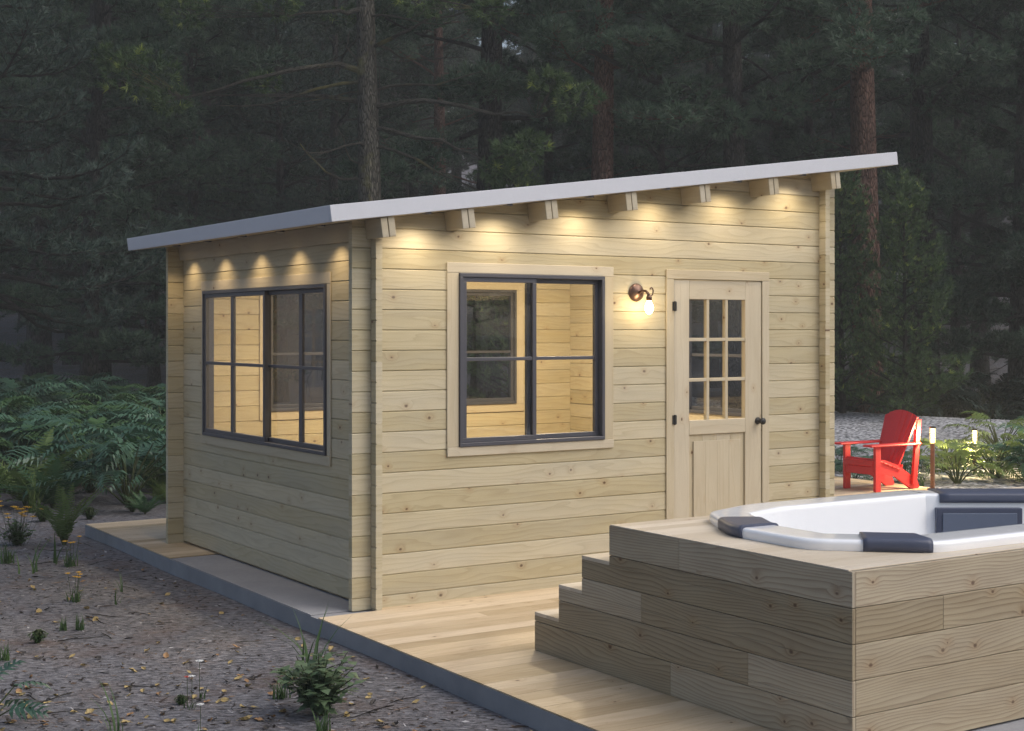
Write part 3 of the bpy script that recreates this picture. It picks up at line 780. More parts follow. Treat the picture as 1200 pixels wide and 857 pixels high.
# ------------------------------------------------------------------ red garden chair
chair = empty('garden_chair', (8.24, 3.31, 0.002), -1.58, 'red slatted wooden garden chair standing on the deck behind the cabin corner', 'chair')
def cbox(mb, fr, *a, **k): mb.box(fr, *a, **k)
W2 = 0.245
for s in (-1, 1):
    m = MB(); x = s * W2
    m.box(XYZ, x - 0.02, x + 0.02, 0.0, 0.09, 0, 0.535, 2); m.build('front_leg', M['red'], chair, bevel=0.004)
    m = MB(); xs = x - s * 0.045                      # stringer runs from the front leg down to the ground behind
    prof2 = [(0.0, 0.235), (0.0, 0.37), (0.20, 0.37), (0.42, 0.30), (0.76, 0.11), (0.80, 0.02), (0.78, 0.0), (0.66, 0.0), (0.38, 0.165)]
    for sg, xx in ((-1, xs - 0.018), (1, xs + 0.018)):
        pts = [(xx, a, b) for a, b in prof2]; m.poly(pts if sg > 0 else pts[::-1])
    for i in range(len(prof2)):
        a, b = prof2[i], prof2[(i + 1) % len(prof2)]
        m.poly([(xs - 0.018, a[0], a[1]), (xs - 0.018, b[0], b[1]), (xs + 0.018, b[0], b[1]), (xs + 0.018, a[0], a[1])])
    o = m.build('stringer', M['red'], chair, bevel=0.003)
    m = MB(); m.box((Vector((x, 0.0, 0.0)), (1, 0, 0), (0, 1, 0), (0, 0, 1)), -0.085, 0.06, -0.11, 0.74, 0.536, 0.560, 1)
    m.build('armrest', M['red'], chair, bevel=0.010)
    m = MB(); B_ = Vector((0, 0.10, 1)).normalized()
    m.box((Vector((x - s * 0.005, 0.635, 0.0)), (1, 0, 0), (0, 1, 0), B_), -0.02, 0.02, 0.0, 0.07, 0.06, 0.84, 2); m.build('rear_post', M['red'], chair, bevel=0.004)
m = MB(); m.box(XYZ, -0.224, 0.224, 0.006, 0.03, 0.20, 0.29, 0); m.box(XYZ, -0.224, 0.224, -0.012, 0.012, 0.30, 0.372, 0); m.build('apron', M['red'], chair, bevel=0.006)
m = MB(); sdn = Vector((0, 0.95, -0.31)).normalized(); snn = Vector((0, 0.31, 0.95)).normalized()
for i in range(6): m.box((Vector((0, 0.02, 0.375)), (1, 0, 0), sdn, snn), -0.235, 0.235, 0.078 * i, 0.078 * i + 0.07, 0.0, 0.02, 0)
m.build('seat', M['red'], chair, bevel=0.005)
m = MB(); bd = Vector((0, 0.40, 0.917)).normalized(); bn = Vector((0, -0.917, 0.40)).normalized(); BO = Vector((0, 0.43, 0.235))
for i in range(7):
    c = (i - 3); e = 0.765 - 0.0055 * c * c; bw, tw = 0.052, 0.074
    x0, x1 = c * bw, c * tw; hb, ht = bw / 2 - .0015, tw / 2 - .002
    def P3(x, h, w): return BO + Vector((x, 0, 0)) + bd * h + bn * (w - 0.0035 * c * c)
    e0, e1 = (e + 0.0055 * c, e - 0.0055 * c)
    q = [(x0 - hb, 0), (x0 + hb, 0), (x1 + ht, e1), (x1 - ht, e0)]
    fr_ = [P3(a, b, 0.02) for a, b in q]; bk = [P3(a, b, 0.0) for a, b in q]
    m.poly(fr_[::-1] if False else fr_); m.poly(bk[::-1])
    for k in range(4): m.poly([fr_[k], bk[k], bk[(k + 1) % 4], fr_[(k + 1) % 4]])
o = m.build('backrest', M['red'], chair, bevel=0.004)
bm = bmesh.new(); bm.from_mesh(o.data); bmesh.ops.recalc_face_normals(bm, faces=bm.faces); bm.to_mesh(o.data); bm.free()
for q in ((-0.25, 0.25, -0.055, -0.036, 0.55, 0.62), (-0.22, 0.22, -0.055, -0.036, 0.02, 0.09)):
    m = MB(); m.box((BO, (1, 0, 0), bn, bd), *q, 0); m.build('back_rail', M['red'], chair, bevel=0.004)

# ------------------------------------------------------------------ garden lamps
def post_lamp(x, y, z, h, label, power):
    o = empty('garden_lamp', (x, y, z), 0.4, label, 'garden lamp', 'glowing post lamps by the gravel')
    m = MB(); m.box(XYZ, -0.022, 0.022, -0.022, 0.022, 0, h - 0.2, 2); m.build('post', M['copper'], o, bevel=0.002)
    m = MB(); m.box(XYZ, -0.05, 0.05, -0.05, 0.05, 0, 0.012); m.build('base_plate', M['copper'], o)
    m = MB(); m.lathe((0, 0, h - 0.2), (0, 0, 1), [(0.0, 0.0), (0.030, 0.001), (0.032, 0.02), (0.032, 0.175), (0.0, 0.176)], 18); m.build('diffuser', M['lampglow'], o, smooth=False)
    m = MB(); m.lathe((0, 0, h - 0.024), (0, 0, 1), [(0.0, 0.001), (0.036, 0.001), (0.036, 0.02), (0.0, 0.024)], 18); m.build('cap', M['black'], o)
    for zz in (0.06, 0.12):
        m = MB(); m.lathe((0, 0, h - 0.2 + zz), (0, 0, 1), [(0.0325, -0.003), (0.0345, -0.003), (0.0345, 0.003), (0.0325, 0.003)], 18)
        m.build('guard_ring', M['copper'], o)
    m = MB(); m.tube([(0, 0, h - 0.19), (0, 0, h - 0.03)], 0.011, 8); m.build('filament', emit('filament_glow', (1.0, 0.78, 0.40), 60), o)
    l = bpy.data.lights.new('lamp_light', 'POINT'); l.energy = power; l.color = (1.0, 0.78, 0.40); l.shadow_soft_size = 0.03
    lo = bpy.data.objects.new('lamp_light', l); COL.objects.link(lo); lo.location = (x, y, z + h - 0.1)
post_lamp(9.06, 2.90, 0.003, 0.76, 'taller glowing post lamp at the deck edge beside the red chair', 140)
post_lamp(11.69, 4.42, tz(11.69, 4.42), 0.66, 'smaller glowing post lamp half hidden among lit split leaf plants', 200)

# ------------------------------------------------------------------ vegetation
def unit(a): return a / np.maximum(np.linalg.norm(a, axis=-1, keepdims=True), 1e-9)
def needles(C, D, K, L, W, spread, rs):
    C = np.asarray(C, float); D = unit(np.asarray(D, float)); N = len(C)
    d = unit(D[:, None] + spread * rs.normal(size=(N, K, 3)))
    sd_ = unit(np.cross(d, rs.normal(size=(N, K, 3)))) * (W / 2)
    b = C[:, None] + d * 0.01; ln = L * rs.uniform(0.65, 1.2, size=(N, K, 1))
    tri = np.stack([b - sd_, b + sd_, b + d * ln], 2).reshape(-1, 3, 3)
    tint = np.clip(rs.uniform(0, 0.75, size=(N, 1)) + rs.uniform(0, 0.22, size=(N, K)), 0, 0.92)
    return tri, tint
def pine(seed, H, r0, zb, Lmax, nb, rise=0.15, droop=0.5, dead=10, K=18, NL=0.21, NW=0.030, spread=0.55, bark_='bark_grey', leaf='needle',
         tipfrac=0.0, clump=0.3, nt=9, lean=0.15, deadlen=2.0, low=0.75, pads=0, padr=0.5, padn=26, extra=None):
    rs = np.random.RandomState(seed); tk = MB(); C = []; D = []
    ph = rs.uniform(0, 6); def_ = lambda z: Vector((lean * math.sin(z * 0.16 + ph) - lean * math.sin(ph), lean * math.cos(z * 0.13 + ph) - lean * math.cos(ph), z))
    zs = [-0.4, 0.05, 0.5] + list(np.linspace(1.2, H, 13))
    tk.tube([def_(z) for z in zs], [r0 * 1.45, r0 * 1.25, r0 * 1.06] + [r0 * (1 - 0.93 * (z / H) ** 1.15) for z in zs[3:]], 10)
    ga = rs.uniform(0, 6)
    def limb(z, L, az, pitch, live):
        p = def_(z); n = 6; pts = [p.copy()]; a = az; pt = pitch
        rb_ = max(0.012, 0.017 * L) * (1.0 if live else 0.75)
        for i in range(n):
            a += rs.normal() * (0.13 if live else 0.22); pt += (-droop * 0.16 if i < 3 else droop * 0.26) + rs.normal() * (0.07 if live else 0.15)
            p = p + Vector((math.cos(a) * math.cos(pt), math.sin(a) * math.cos(pt), math.sin(pt))) * (L / n); pts.append(p.copy())
        tk.tube(pts, [rb_ * (1 - 0.82 * i / n) for i in range(n + 1)], 5, False)
        return pts
    for i in range(nb):
        q = (i + rs.uniform(0, 1)) / nb; z = zb + (H - zb) * q ** 1.1
        rel = (z - zb) / (H - zb); L = Lmax * (1 - rel) ** 0.75 * rs.uniform(low - 0.2, 1.05) + 0.35
        ga += 2.4 + rs.normal() * 0.3
        pts = limb(z, L, ga, rise + rs.normal() * 0.14 + rel * 0.6, True)
        if pads:
            npd = max(2, int(round(pads * (0.5 + 0.8 * L / Lmax))))
            for j in range(npd):
                s = clump + (1 - clump) * (j + 0.9) / npd; f = min(s, 0.999) * 6; k = int(f); p = pts[k].lerp(pts[k + 1], f - k)
                bd_ = (pts[k + 1] - pts[k]).normalized(); sd_ = Vector((-bd_.y, bd_.x, 0)); rad = padr * rs.uniform(0.65, 1.25) * (0.55 + 0.45 * L / Lmax)
                c_ = p + sd_ * rs.normal() * 0.55 * rad * (1.6 if j < npd - 1 else 0.3) + Vector((0, 0, rs.uniform(0.02, 0.22)))
                for q_ in range(5):
                    e_ = c_ + Vector((rs.normal() * rad * .5, rs.normal() * rad * .5, rs.uniform(-.05, .1)))
                    tk.tube([p, p.lerp(e_, 0.5) - Vector((0, 0, 0.03)), e_], [0.011, 0.008, 0.004], 3, False)
                for q_ in range(int(padn * rs.uniform(0.7, 1.2))):
                    o_ = Vector(rs.normal(size=3)).normalized() * rad * rs.uniform(0.25, 1.0) ** 0.5; o_.z *= 0.42
                    C.append(c_ + o_); D.append(o_.normalized() * 0.8 + Vector((0, 0, 0.55)))
        else:
            ntw = max(4, int(nt * min(1.2, 0.4 + L / Lmax)))
            for j in range(ntw):
                s = clump + (1 - clump) * (j + rs.uniform(0, 1)) / ntw; f = s * 6; k = min(5, int(f))
                p = pts[k].lerp(pts[k + 1], f - k); bd_ = (pts[k + 1] - pts[k]).normalized()
                ang = (1 if j % 2 else -1) * rs.uniform(0.5, 1.25); c, sn = math.cos(ang), math.sin(ang)
                td = Vector((bd_.x * c - bd_.y * sn, bd_.x * sn + bd_.y * c, bd_.z + rs.uniform(0.0, 0.45))).normalized()
                tl = 0.26 * L * (1.15 - s) + rs.uniform(0.2, 0.45)
                q1 = p + td * tl * 0.5; q2 = p + td * tl + Vector((0, 0, rs.uniform(-0.04, 0.12)))
                tk.tube([p, q1, q2], [0.010, 0.007, 0.004], 3, False)
                for e in np.linspace(0.25, 1.0, 4 if tl < 0.7 else 6):
                    pp = p.lerp(q1, e * 2) if e < 0.5 else q1.lerp(q2, e * 2 - 1)
                    C.append(pp); D.append(td + Vector((0, 0, 0.45)))
        C.append(pts[-1]); D.append((pts[-1] - pts[-2]).normalized() + Vector((0, 0, 0.3)))
    for (line, rr, padl) in (extra or []):
        P_ = [Vector(q) for q in line]; P_[0] = def_(P_[0].z) if abs(P_[0].x) < 0.01 else P_[0]; pts = []
        for i in range(len(P_) - 1):
            for k in range(3): pts.append(P_[i].lerp(P_[i + 1], k / 3) + Vector((rs.normal(), rs.normal(), rs.normal())) * 0.03 * (1 if i + k else 0))
        pts.append(P_[-1]); n_ = len(pts)
        tk.tube(pts, [rr * (1 - 0.75 * i / (n_ - 1)) for i in range(n_)], 6, False)
        for (cx_, cy_, cz_, rad, cnt) in padl:
            c_ = Vector((cx_, cy_, cz_))
            for q_ in range(7):
                e_ = c_ + Vector((rs.normal() * rad * .5, rs.normal() * rad * .5, rs.normal() * rad * .2)); tk.tube([pts[-1], pts[-1].lerp(e_, 0.5), e_], [0.014, 0.010, 0.004], 3, False)
            for q_ in range(cnt):
                o_ = Vector(rs.normal(size=3)).normalized() * rad * rs.uniform(0.2, 1.0) ** 0.5; o_.z *= 0.6
                C.append(c_ + o_); D.append(o_.normalized() + Vector((0, 0, 0.35)))
    for i in range(dead):
        z = rs.uniform(1.6, max(zb + 1.5, 3.0)); L = deadlen * rs.uniform(0.25, 1.1)
        pts = limb(z, L, rs.uniform(0, 6.3), rs.uniform(-0.25, 0.3), False)
        for j in range(3):
            k = rs.randint(1, 6); p = pts[k]; d = Vector(rs.normal(size=3)).normalized() * 0.7 + (pts[k] - pts[k - 1]).normalized()
            tk.tube([p, p + d * L * 0.12, p + d * L * 0.22 + Vector((0, 0, rs.normal() * 0.06))], [0.010, 0.007, 0.003], 3, False)
    tri, tint = needles([tuple(c) for c in C], [tuple(d) for d in D], K, NL, NW, spread, rs)
    if tipfrac: 
        m_ = rs.uniform(size=(tint.shape[0], 1)) < tipfrac; tint = np.where(m_, rs.uniform(0.94, 1.0, size=tint.shape), tint)
    return tk.mesh('trunk', M[bark_], True), soup('crown', tri, tint.ravel(), M[leaf])
def pxz(px, y, c, t, fwd=0.0): return ((px - c) * t / 1681.0, fwd, 2.06 + (HY - y) * t / 1681.0)
def pads_(c, t, L): return [(*pxz(px, y, c, t, f), r_, n_ * 2) for (px, y, r_, n_, f) in L]
def limb_(c, t, L, rr, pd=()): return ([pxz(px, y, c, t, f) for px, y, f in L], rr, pads_(c, t, pd))
EX_M = [limb_(437, 29, [(437, 84, 0), (395, 78, -.3), (330, 95, -.7), (228, 125, -1.0)], 0.075, [(180, 100, 0.80, 70, -1.1), (215, 128, 0.45, 30, -1.0), (150, 78, 0.4, 26, -1.1)]),
        limb_(437, 29, [(437, 122, 0), (350, 108, .3), (232, 108, .5)], 0.06, [(300, 92, 0.4, 24, .5)]),
        limb_(437, 29, [(437, 126, 0), (500, 124, -.4), (560, 135, -.8), (628, 147, -1.0)], 0.065, [(668, 128, 0.6, 46, -1.0), (640, 105, 0.4, 24, -.9)]),
        limb_(437, 29, [(437, 150, 0), (520, 172, -.6), (570, 196, -.9)], 0.055, [(612, 182, 0.55, 40, -1.0), (580, 205, 0.4, 24, -.9)]),
        limb_(437, 29, [(437, 14, 0), (400, 18, -.4), (345, 30, -.8)], 0.06, [(330, 16, 0.5, 36, -.9), (225, 20, 0.5, 34, -.4)]),
        limb_(437, 29, [(437, 216, 0), (385, 206, -.3), (355, 172, -.4)], 0.035), limb_(437, 29, [(437, 95, 0), (408, 60, -.2), (412, 40, -.3)], 0.035),
        limb_(437, 29, [(437, 205, 0), (415, 188, -.2), (395, 150, -.3)], 0.03), limb_(437, 29, [(437, 60, 0), (480, 40, -.5), (560, 22, -.9)], 0.05, [(500, 10, 0.6, 44, -.8), (575, 25, 0.4, 26, -.9)])]
EX_G = [limb_(862, 31, [(862, 118, 0), (770, 108, -.6), (690, 72, -1.0), (640, 70, -1.2)], 0.085, [(690, 45, 0.7, 50, -1.0), (640, 55, 0.55, 40, -1.2), (745, 80, 0.55, 40, -1.0)]),
        limb_(862, 31, [(862, 128, 0), (900, 120, -.6), (960, 90, -1.0), (1000, 58, -1.2)], 0.08, [(930, 85, 0.7, 54, -1.0), (985, 55, 0.65, 46, -1.2), (1040, 40, 0.5, 34, -1.2)]),
        limb_(862, 31, [(862, 100, 0), (830, 110, -.6), (800, 150, -1.0)], 0.06, [(800, 128, 0.75, 60, -1.0), (760, 150, 0.5, 36, -.9), (840, 150, 0.55, 40, -1.1)]),
        limb_(862, 31, [(862, 60, 0), (800, 50, -.6), (770, 30, -.8)], 0.06, [(790, 28, 0.7, 54, -.8), (850, 22, 0.6, 44, -1.0)]), limb_(862, 31, [(862, 140, 0), (905, 150, -.6), (925, 130, -.8)], 0.05, [(905, 130, 0.6, 46, -.9)])]
KINDS_ = {
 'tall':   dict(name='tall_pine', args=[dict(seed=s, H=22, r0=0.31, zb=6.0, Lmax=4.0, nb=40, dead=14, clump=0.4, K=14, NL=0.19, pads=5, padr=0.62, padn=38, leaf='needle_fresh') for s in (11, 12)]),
 'red':    dict(name='red_pine', args=[dict(seed=21, H=24, r0=0.35, zb=7.6, Lmax=4.2, nb=38, dead=8, clump=0.4, K=14, NL=0.19, pads=5, padr=0.62, padn=30, deadlen=1.6, bark_='bark_red', leaf='needle_fresh')]),
 'moss':   dict(name='mossy_pine', args=[dict(seed=31, H=20, r0=0.28, zb=9.5, Lmax=4.6, nb=30, dead=26, deadlen=3.0, clump=0.7, K=18, pads=3, padr=0.62, padn=40, extra=EX_M, rise=0.05, bark_='bark_moss', leaf='needle_tip', tipfrac=0.05, NL=0.15)]),
 'gnarl':  dict(name='gnarled_pine', args=[dict(seed=33, H=21, r0=0.30, zb=8.0, Lmax=4.2, nb=34, dead=14, deadlen=3.0, clump=0.4, K=15, NL=0.2, pads=5, padr=0.62, padn=34, leaf='needle_fresh', extra=EX_G)]),
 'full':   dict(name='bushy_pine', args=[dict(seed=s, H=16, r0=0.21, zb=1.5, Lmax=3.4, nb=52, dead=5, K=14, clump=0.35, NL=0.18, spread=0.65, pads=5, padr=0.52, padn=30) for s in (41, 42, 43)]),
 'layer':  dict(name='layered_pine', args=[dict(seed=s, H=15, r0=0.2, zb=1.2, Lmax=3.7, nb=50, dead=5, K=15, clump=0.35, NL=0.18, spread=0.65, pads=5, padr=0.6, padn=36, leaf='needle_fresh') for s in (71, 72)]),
 'blue':   dict(name='feathery_pine', args=[dict(seed=51, H=13, r0=0.18, zb=2.3, Lmax=3.6, nb=84, dead=3, K=18, NL=0.16, NW=0.022, leaf='needle_blue', droop=0.9, clump=0.3, nt=13)]),
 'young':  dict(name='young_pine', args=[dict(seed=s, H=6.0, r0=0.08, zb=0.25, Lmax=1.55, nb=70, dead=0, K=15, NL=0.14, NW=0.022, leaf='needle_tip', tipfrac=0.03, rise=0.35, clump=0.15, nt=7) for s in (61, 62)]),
}
TREES = {k: [None] * len(v['args']) for k, v in KINDS_.items()}
def tree(kind, x, y, sc_, rz, label, group, var=0, lean=0.0, z=None):
    kd = KINDS_[kind]; var %= len(kd['args']); z = tz(x, y) if z is None else z
    T = TREES[kind]
    if T[var] is None:
        tm_, cm = pine(**kd['args'][var]); o = empty(kd['name'], (x, y, z), 0, label, 'tree', group)
        link('trunk', tm_, o); link('crown', cm, o)
        o.rotation_euler = (lean, 0, rz); o.scale = (sc_,) * 3; T[var] = o; return o
    return copy_tree(T[var], (x, y, z), (lean, 0, rz), sc_, label, group)
FG = 'pine trees of the forest behind the cabin'
main = [  # bearing pixel, distance, kind, scale, turn, label, variant
 (437, 29, 'moss', 1.0, -YAW, 'mossy pine with long bare bent branches behind the low end of the roof', 0),
 (568, 32.5, 'tall', 1.08, 1.1, 'dark grey-barked pine rising behind the middle of the roof', 0),
 (700, 30.5, 'red', 0.86, 0.2, 'straight red-barked pine behind the roof, nearly branchless', 0),
 (862, 31, 'gnarl', 1.0, -YAW, 'dark gnarled pine behind the higher half of the roof', 0),
 (1018, 32, 'red', 1.0, 3.4, 'thick red-barked pine standing just past the high end of the roof', 0),
 (1086, 35, 'tall', 1.08, 4.0, 'dark thick-footed pine behind the post lamps', 0),
 (1148, 45, 'tall', 0.95, 5.0, 'slim grey pine on the pale slope right of the lamps', 1),
 (1190, 34, 'layer', 1.0, 0.8, 'bushy pine with layered foliage pads at the right edge of the forest', 0),
 (1122, 39, 'layer', 0.9, 2.0, 'bushy dark pine between the red trunk and the right edge', 1),
 (1245, 33, 'full', 0.9, 3.0, 'bushy pine cut off by the right edge', 2),
 (45, 43, 'tall', 1.25, 0.0, 'broad dark trunk rising out of the left fern bed', 0),
 (86, 50, 'tall', 1.0, 1.0, 'slim dark trunk second from left above the fern bed', 1),
 (112, 39, 'tall', 1.3, 2.1, 'thickest dark trunk above the left fern bed', 1),
 (156, 60, 'tall', 0.85, 3.1, 'thin far trunk right of the thickest trunk on the left', 0),
 (178, 57, 'red', 0.8, 4.2, 'thin far trunk nearest the low roof corner', 0),
 (240, 52, 'red', 0.9, 5.0, 'thin reddish far trunk above the low end of the roof', 0),
 (512, 50, 'red', 0.85, 5.8, 'thin reddish far trunk between the mossy and the grey-barked pine', 0),
 (-28, 27, 'blue', 1.05, 0.9, 'feathery blue-green pine filling the left edge above the ferns', 0),
 (105, 33, 'layer', 0.95, 1.5, 'bushy pine behind the feathery one on the left', 2),
 (225, 38, 'layer', 0.9, 5.5, 'bushy dark pine over the low roof corner', 1),
 (330, 40, 'blue', 1.0, 2.2, 'feathery pale pine behind the mossy pine', 0),
 (1062, 29, 'young', 0.80, 0.4, 'young pine with bright tips just right of the thick red trunk', 0),
 (988, 30, 'young', 0.85, 2.0, 'small young pine beside the high cabin corner', 1),
 (640, 38, 'full', 0.9, 0.5, 'bushy pine between the grey-barked and the red-barked trunk', 0),
 (780, 37, 'layer', 0.85, 4.5, 'bushy pine between the red-barked and the gnarled trunk', 2),
 (940, 38, 'full', 0.95, 1.9, 'bushy pine left of the thick red trunk', 1),
 (600, 29, 'young', 0.9, 1.9, 'young pine with bright tips peeking over the middle of the roof', 1),
]
placed = []
for (px, t, kd, s_, rz, lab, var) in main:
    x, y = at(px, t); placed.append((x, y)); tree(kd, x, y, s_, rz, lab, FG, var)
fr_rng = random.Random(5)
def far_row(n, t0, t1, kinds, mind, label, group):
    c = 0; tries = 0
    while c < n and tries < 4000:
        tries += 1; t = t0 + (t1 - t0) * fr_rng.random() ** 0.8; px = fr_rng.uniform(-140, 1340); x, y = at(px, t)
        if any((x - a) ** 2 + (y - b) ** 2 < mind * mind for a, b in placed): continue
        placed.append((x, y)); c += 1
        tree(fr_rng.choice(kinds), x, y, fr_rng.uniform(0.8, 1.2) * (1 if t < 75 else 1.45), fr_rng.uniform(0, 6.28), label, group, fr_rng.randrange(3), fr_rng.uniform(-0.03, 0.03))
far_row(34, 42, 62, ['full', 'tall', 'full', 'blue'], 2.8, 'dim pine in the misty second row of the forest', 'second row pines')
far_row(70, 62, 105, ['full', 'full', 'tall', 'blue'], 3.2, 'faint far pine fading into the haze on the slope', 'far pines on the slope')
for i in range(16):                    # trees across the clearing, seen only as reflections in the glass
    a = R(205 + i * 13.5 + fr_rng.uniform(-4, 4)); d = fr_rng.uniform(30, 40)
    x, y = 1 + d * math.cos(a), -2 + d * math.sin(a)
    tree(fr_rng.choice(['full', 'tall', 'full']), x, y, fr_rng.uniform(0.5, 0.7), fr_rng.uniform(0, 6.28), 'pine across the clearing, mirrored in the cabin glass', 'pines across the clearing', fr_rng.randrange(3))

# ---- broad split leaves, ferns, grass
def split_leaf(rs, L, n=11, wide=0.042):
    """triangles of one deeply lobed leaf, rib along +x, drooping towards the tip"""
    def rib(s): return np.array([L * s, 0, 0.10 * L * math.sin(s * 2.2) - 0.38 * L * s * s])
    T = []
    for i in range(n):
        s = 0.02 + 0.93 * i / (n - 1); p = rib(s); tgt = rib(min(1, s + 0.05)); wd = wide * L * (1.1 - 0.35 * s)
        ln = L * 0.52 * (math.sin(math.pi * (0.20 + 0.70 * s)) ** 0.8) * rs.uniform(0.85, 1.1)
        for sg in (-1, 1):
            a = math.radians(72 - 42 * s) + rs.normal() * 0.06; d = np.array([math.cos(a), sg * math.sin(a), -0.10 + rs.normal() * 0.05]); d /= np.linalg.norm(d)
            q = np.array([-d[1], d[0], 0]) * wd * sg; m_ = p + d * ln * 0.55 + np.array([0, 0, 0.03 * L]); e = p + d * ln - np.array([0, 0, 0.10 * L])
            a0, a1 = p - q * 0.9, p + q * 0.9; b0, b1 = m_ - q, m_ + q
            T += [[a0, b0, b1], [a0, b1, a1], [b0, e, b1]]
    return np.array(T)
def frond(rs, L, n=20, wide=0.16, curl=0.5):
    T = []
    def rib(s): return np.array([L * s, 0, 0.0 - curl * L * s * s * 0.75])
    for i in range(n):
        s = 0.08 + 0.9 * i / (n - 1); p = rib(s); ln = L * wide * math.sin(math.pi * min(1, 0.12 + 0.9 * s) ** 0.8) ** 0.9 + 0.008; wd = 0.42 * L / n
        for sg in (-1, 1):
            d = np.array([0.35, sg * 0.95, -0.12 + rs.normal() * 0.1]); q = np.array([wd, 0, 0]); e = p + d * ln
            T += [[p - q * .8, p + q * .8, e + q * 0.3], [p - q * .8, e + q * 0.3, e - q * 0.35]]
    return np.array(T)
def blade(rs, L, w, bend):
    T = []; n = 4; P = []
    for i in range(n + 1):
        s = i / n; P.append((np.array([L * bend * s * s, 0, L * s * (1 - 0.25 * bend * s)]), w * (1 - s ** 1.6)))
    for (a, wa), (b, wb) in zip(P[:-1], P[1:]):
        y_ = np.array([0, 1, 0]); T += [[a - y_ * wa, a + y_ * wa, b + y_ * wb], [a - y_ * wa, b + y_ * wb, b - y_ * wb]]
    return np.array(T)
def place(T, az, pitch, O, roll=0.0):
    m_ = np.array(Euler((roll, -pitch, az), 'XYZ').to_matrix()); return T @ m_.T + np.array(O)
def make_plant(seed, name, kind, n, size, leafm):
    rs = np.random.RandomState(seed); tr = []; tn = []; st = MB(); 
    for i in range(n):
        az = i * 2.4 + rs.normal() * 0.35; q = (i + 0.5) / n
        if kind == 'split':
            el = R(80 - 55 * q) + rs.normal() * 0.1; pl = size * rs.uniform(0.55, 1.0); O = np.array([math.cos(az) * math.cos(el), math.sin(az) * math.cos(el), math.sin(el)]) * pl
            O[2] += 0.05; L = size * rs.uniform(0.48, 0.75); T = place(split_leaf(rs, L, 7, 0.062) if seed == 105 else split_leaf(rs, L), az, R(25) - 0.6 * q + rs.normal() * 0.15, O, rs.normal() * 0.25)
            mid = O * 0.5 + np.array([0, 0, 0.10 * size]); st.tube([(0, 0, -0.03), tuple(mid), tuple(O)], [0.012, 0.010, 0.007], 5, False)
        elif kind == 'fern':
            el = R(72 - 40 * q if seed != 145 else 86 - 20 * q) + rs.normal() * 0.1; L = size * rs.uniform(0.75, 1.1); T = place(frond(rs, L, 22, 0.13, 0.55), az, el, (0, 0, 0.02), rs.normal() * 0.2)
            st.tube([(0, 0, -0.02), (0.03 * math.cos(az), 0.03 * math.sin(az), 0.06)], 0.008, 4, False)
        elif kind == 'grass':
            L = size * rs.uniform(0.5, 1.1); T = place(blade(rs, L, 0.0045 * (1 + size), rs.uniform(0.1, 0.9)), az * 2.3, rs.normal() * 0.12, (rs.normal() * 0.02 * (1 + size), rs.normal() * 0.02 * (1 + size), -0.01))
        elif kind == 'herb':
            el = R(rs.uniform(35, 88)); hL = size * rs.uniform(0.5, 1.0); e = np.array([math.cos(az) * math.cos(el), math.sin(az) * math.cos(el), math.sin(el)]) * hL
            st.tube([(0, 0, -0.02), tuple(e * 0.5 + np.array([0, 0, 0.03])), tuple(e)], [0.004, 0.003, 0.002], 4, False); T = []
            for j in range(13):
                s = 0.2 + 0.8 * j / 12; b = e * s; a2 = rs.uniform(0, 6.3); lf = size * rs.uniform(0.13, 0.24)
                lt = np.array([[0, 0, 0], [.4, .36, .03], [.4, -.36, .03], [1, 0, -.12]]) * lf
                lt = place(lt, a2, rs.uniform(-.3, .6), b); T += [[lt[0], lt[2], lt[1]], [lt[1], lt[2], lt[3]]]
            T = np.array(T)
        tr.append(T); tn.append(np.clip(rs.uniform(0, 0.75) + rs.uniform(0, 0.2, len(T)), 0, 1))
    tri = np.concatenate(tr); lm = soup('leaves', tri, np.concatenate(tn), M[leafm])
    return name, lm, (st.mesh('stem', M['stem'], True) if st.v else None)
PL = {}
def plant(key, x, y, s_, rz, label, group=None, z=None, cat='plant', flowers=None):
    z = tz(x, y) if z is None else z
    spec = PSPEC[key]; 
    if key not in PL:
        nm, lm, sm_ = make_plant(*spec); o = empty(nm, (x, y, z), rz, label, cat, group)
        link('leaves', lm, o)
        if sm_: link('stem', sm_, o)
        if 'flower' in nm:
            rs = np.random.RandomState(spec[0] + 5)
            for i in range(FLOW[key][0]):
                h = FLOW[key][1] * rs.uniform(0.7, 1.1); fx, fy = rs.normal(size=2) * FLOW[key][2]; m = MB()
                m.tube([(fx * .4, fy * .4, 0), (fx, fy, h)], [0.002, 0.0016], 4, False); stl = m.build('flower_stem', M['stem'], o)
                m = MB(); fr_ = FLOW[key][3]
                for k in range(8):
                    a = k * math.pi / 4; c, s = math.cos(a), math.sin(a); t_ = 0.3
                    m.poly([(fx, fy, h), (fx + fr_ * math.cos(a - t_), fy + fr_ * math.sin(a - t_), h + fr_ * .25), (fx + fr_ * 1.15 * c, fy + fr_ * 1.15 * s, h + fr_ * .15), (fx + fr_ * math.cos(a + t_), fy + fr_ * math.sin(a + t_), h + fr_ * .25)])
                m.lathe((fx, fy, h), (0, 0, 1), [(fr_ * .4, -0.002), (fr_ * .35, fr_ * .3), (0, fr_ * .42)], 8)
                m.build('flower', M[FLOW[key][4]], stl)
        o.scale = (s_,) * 3; PL[key] = o; return o
    return copy_tree(PL[key], (x, y, z), (0, 0, rz), s_, label, group)
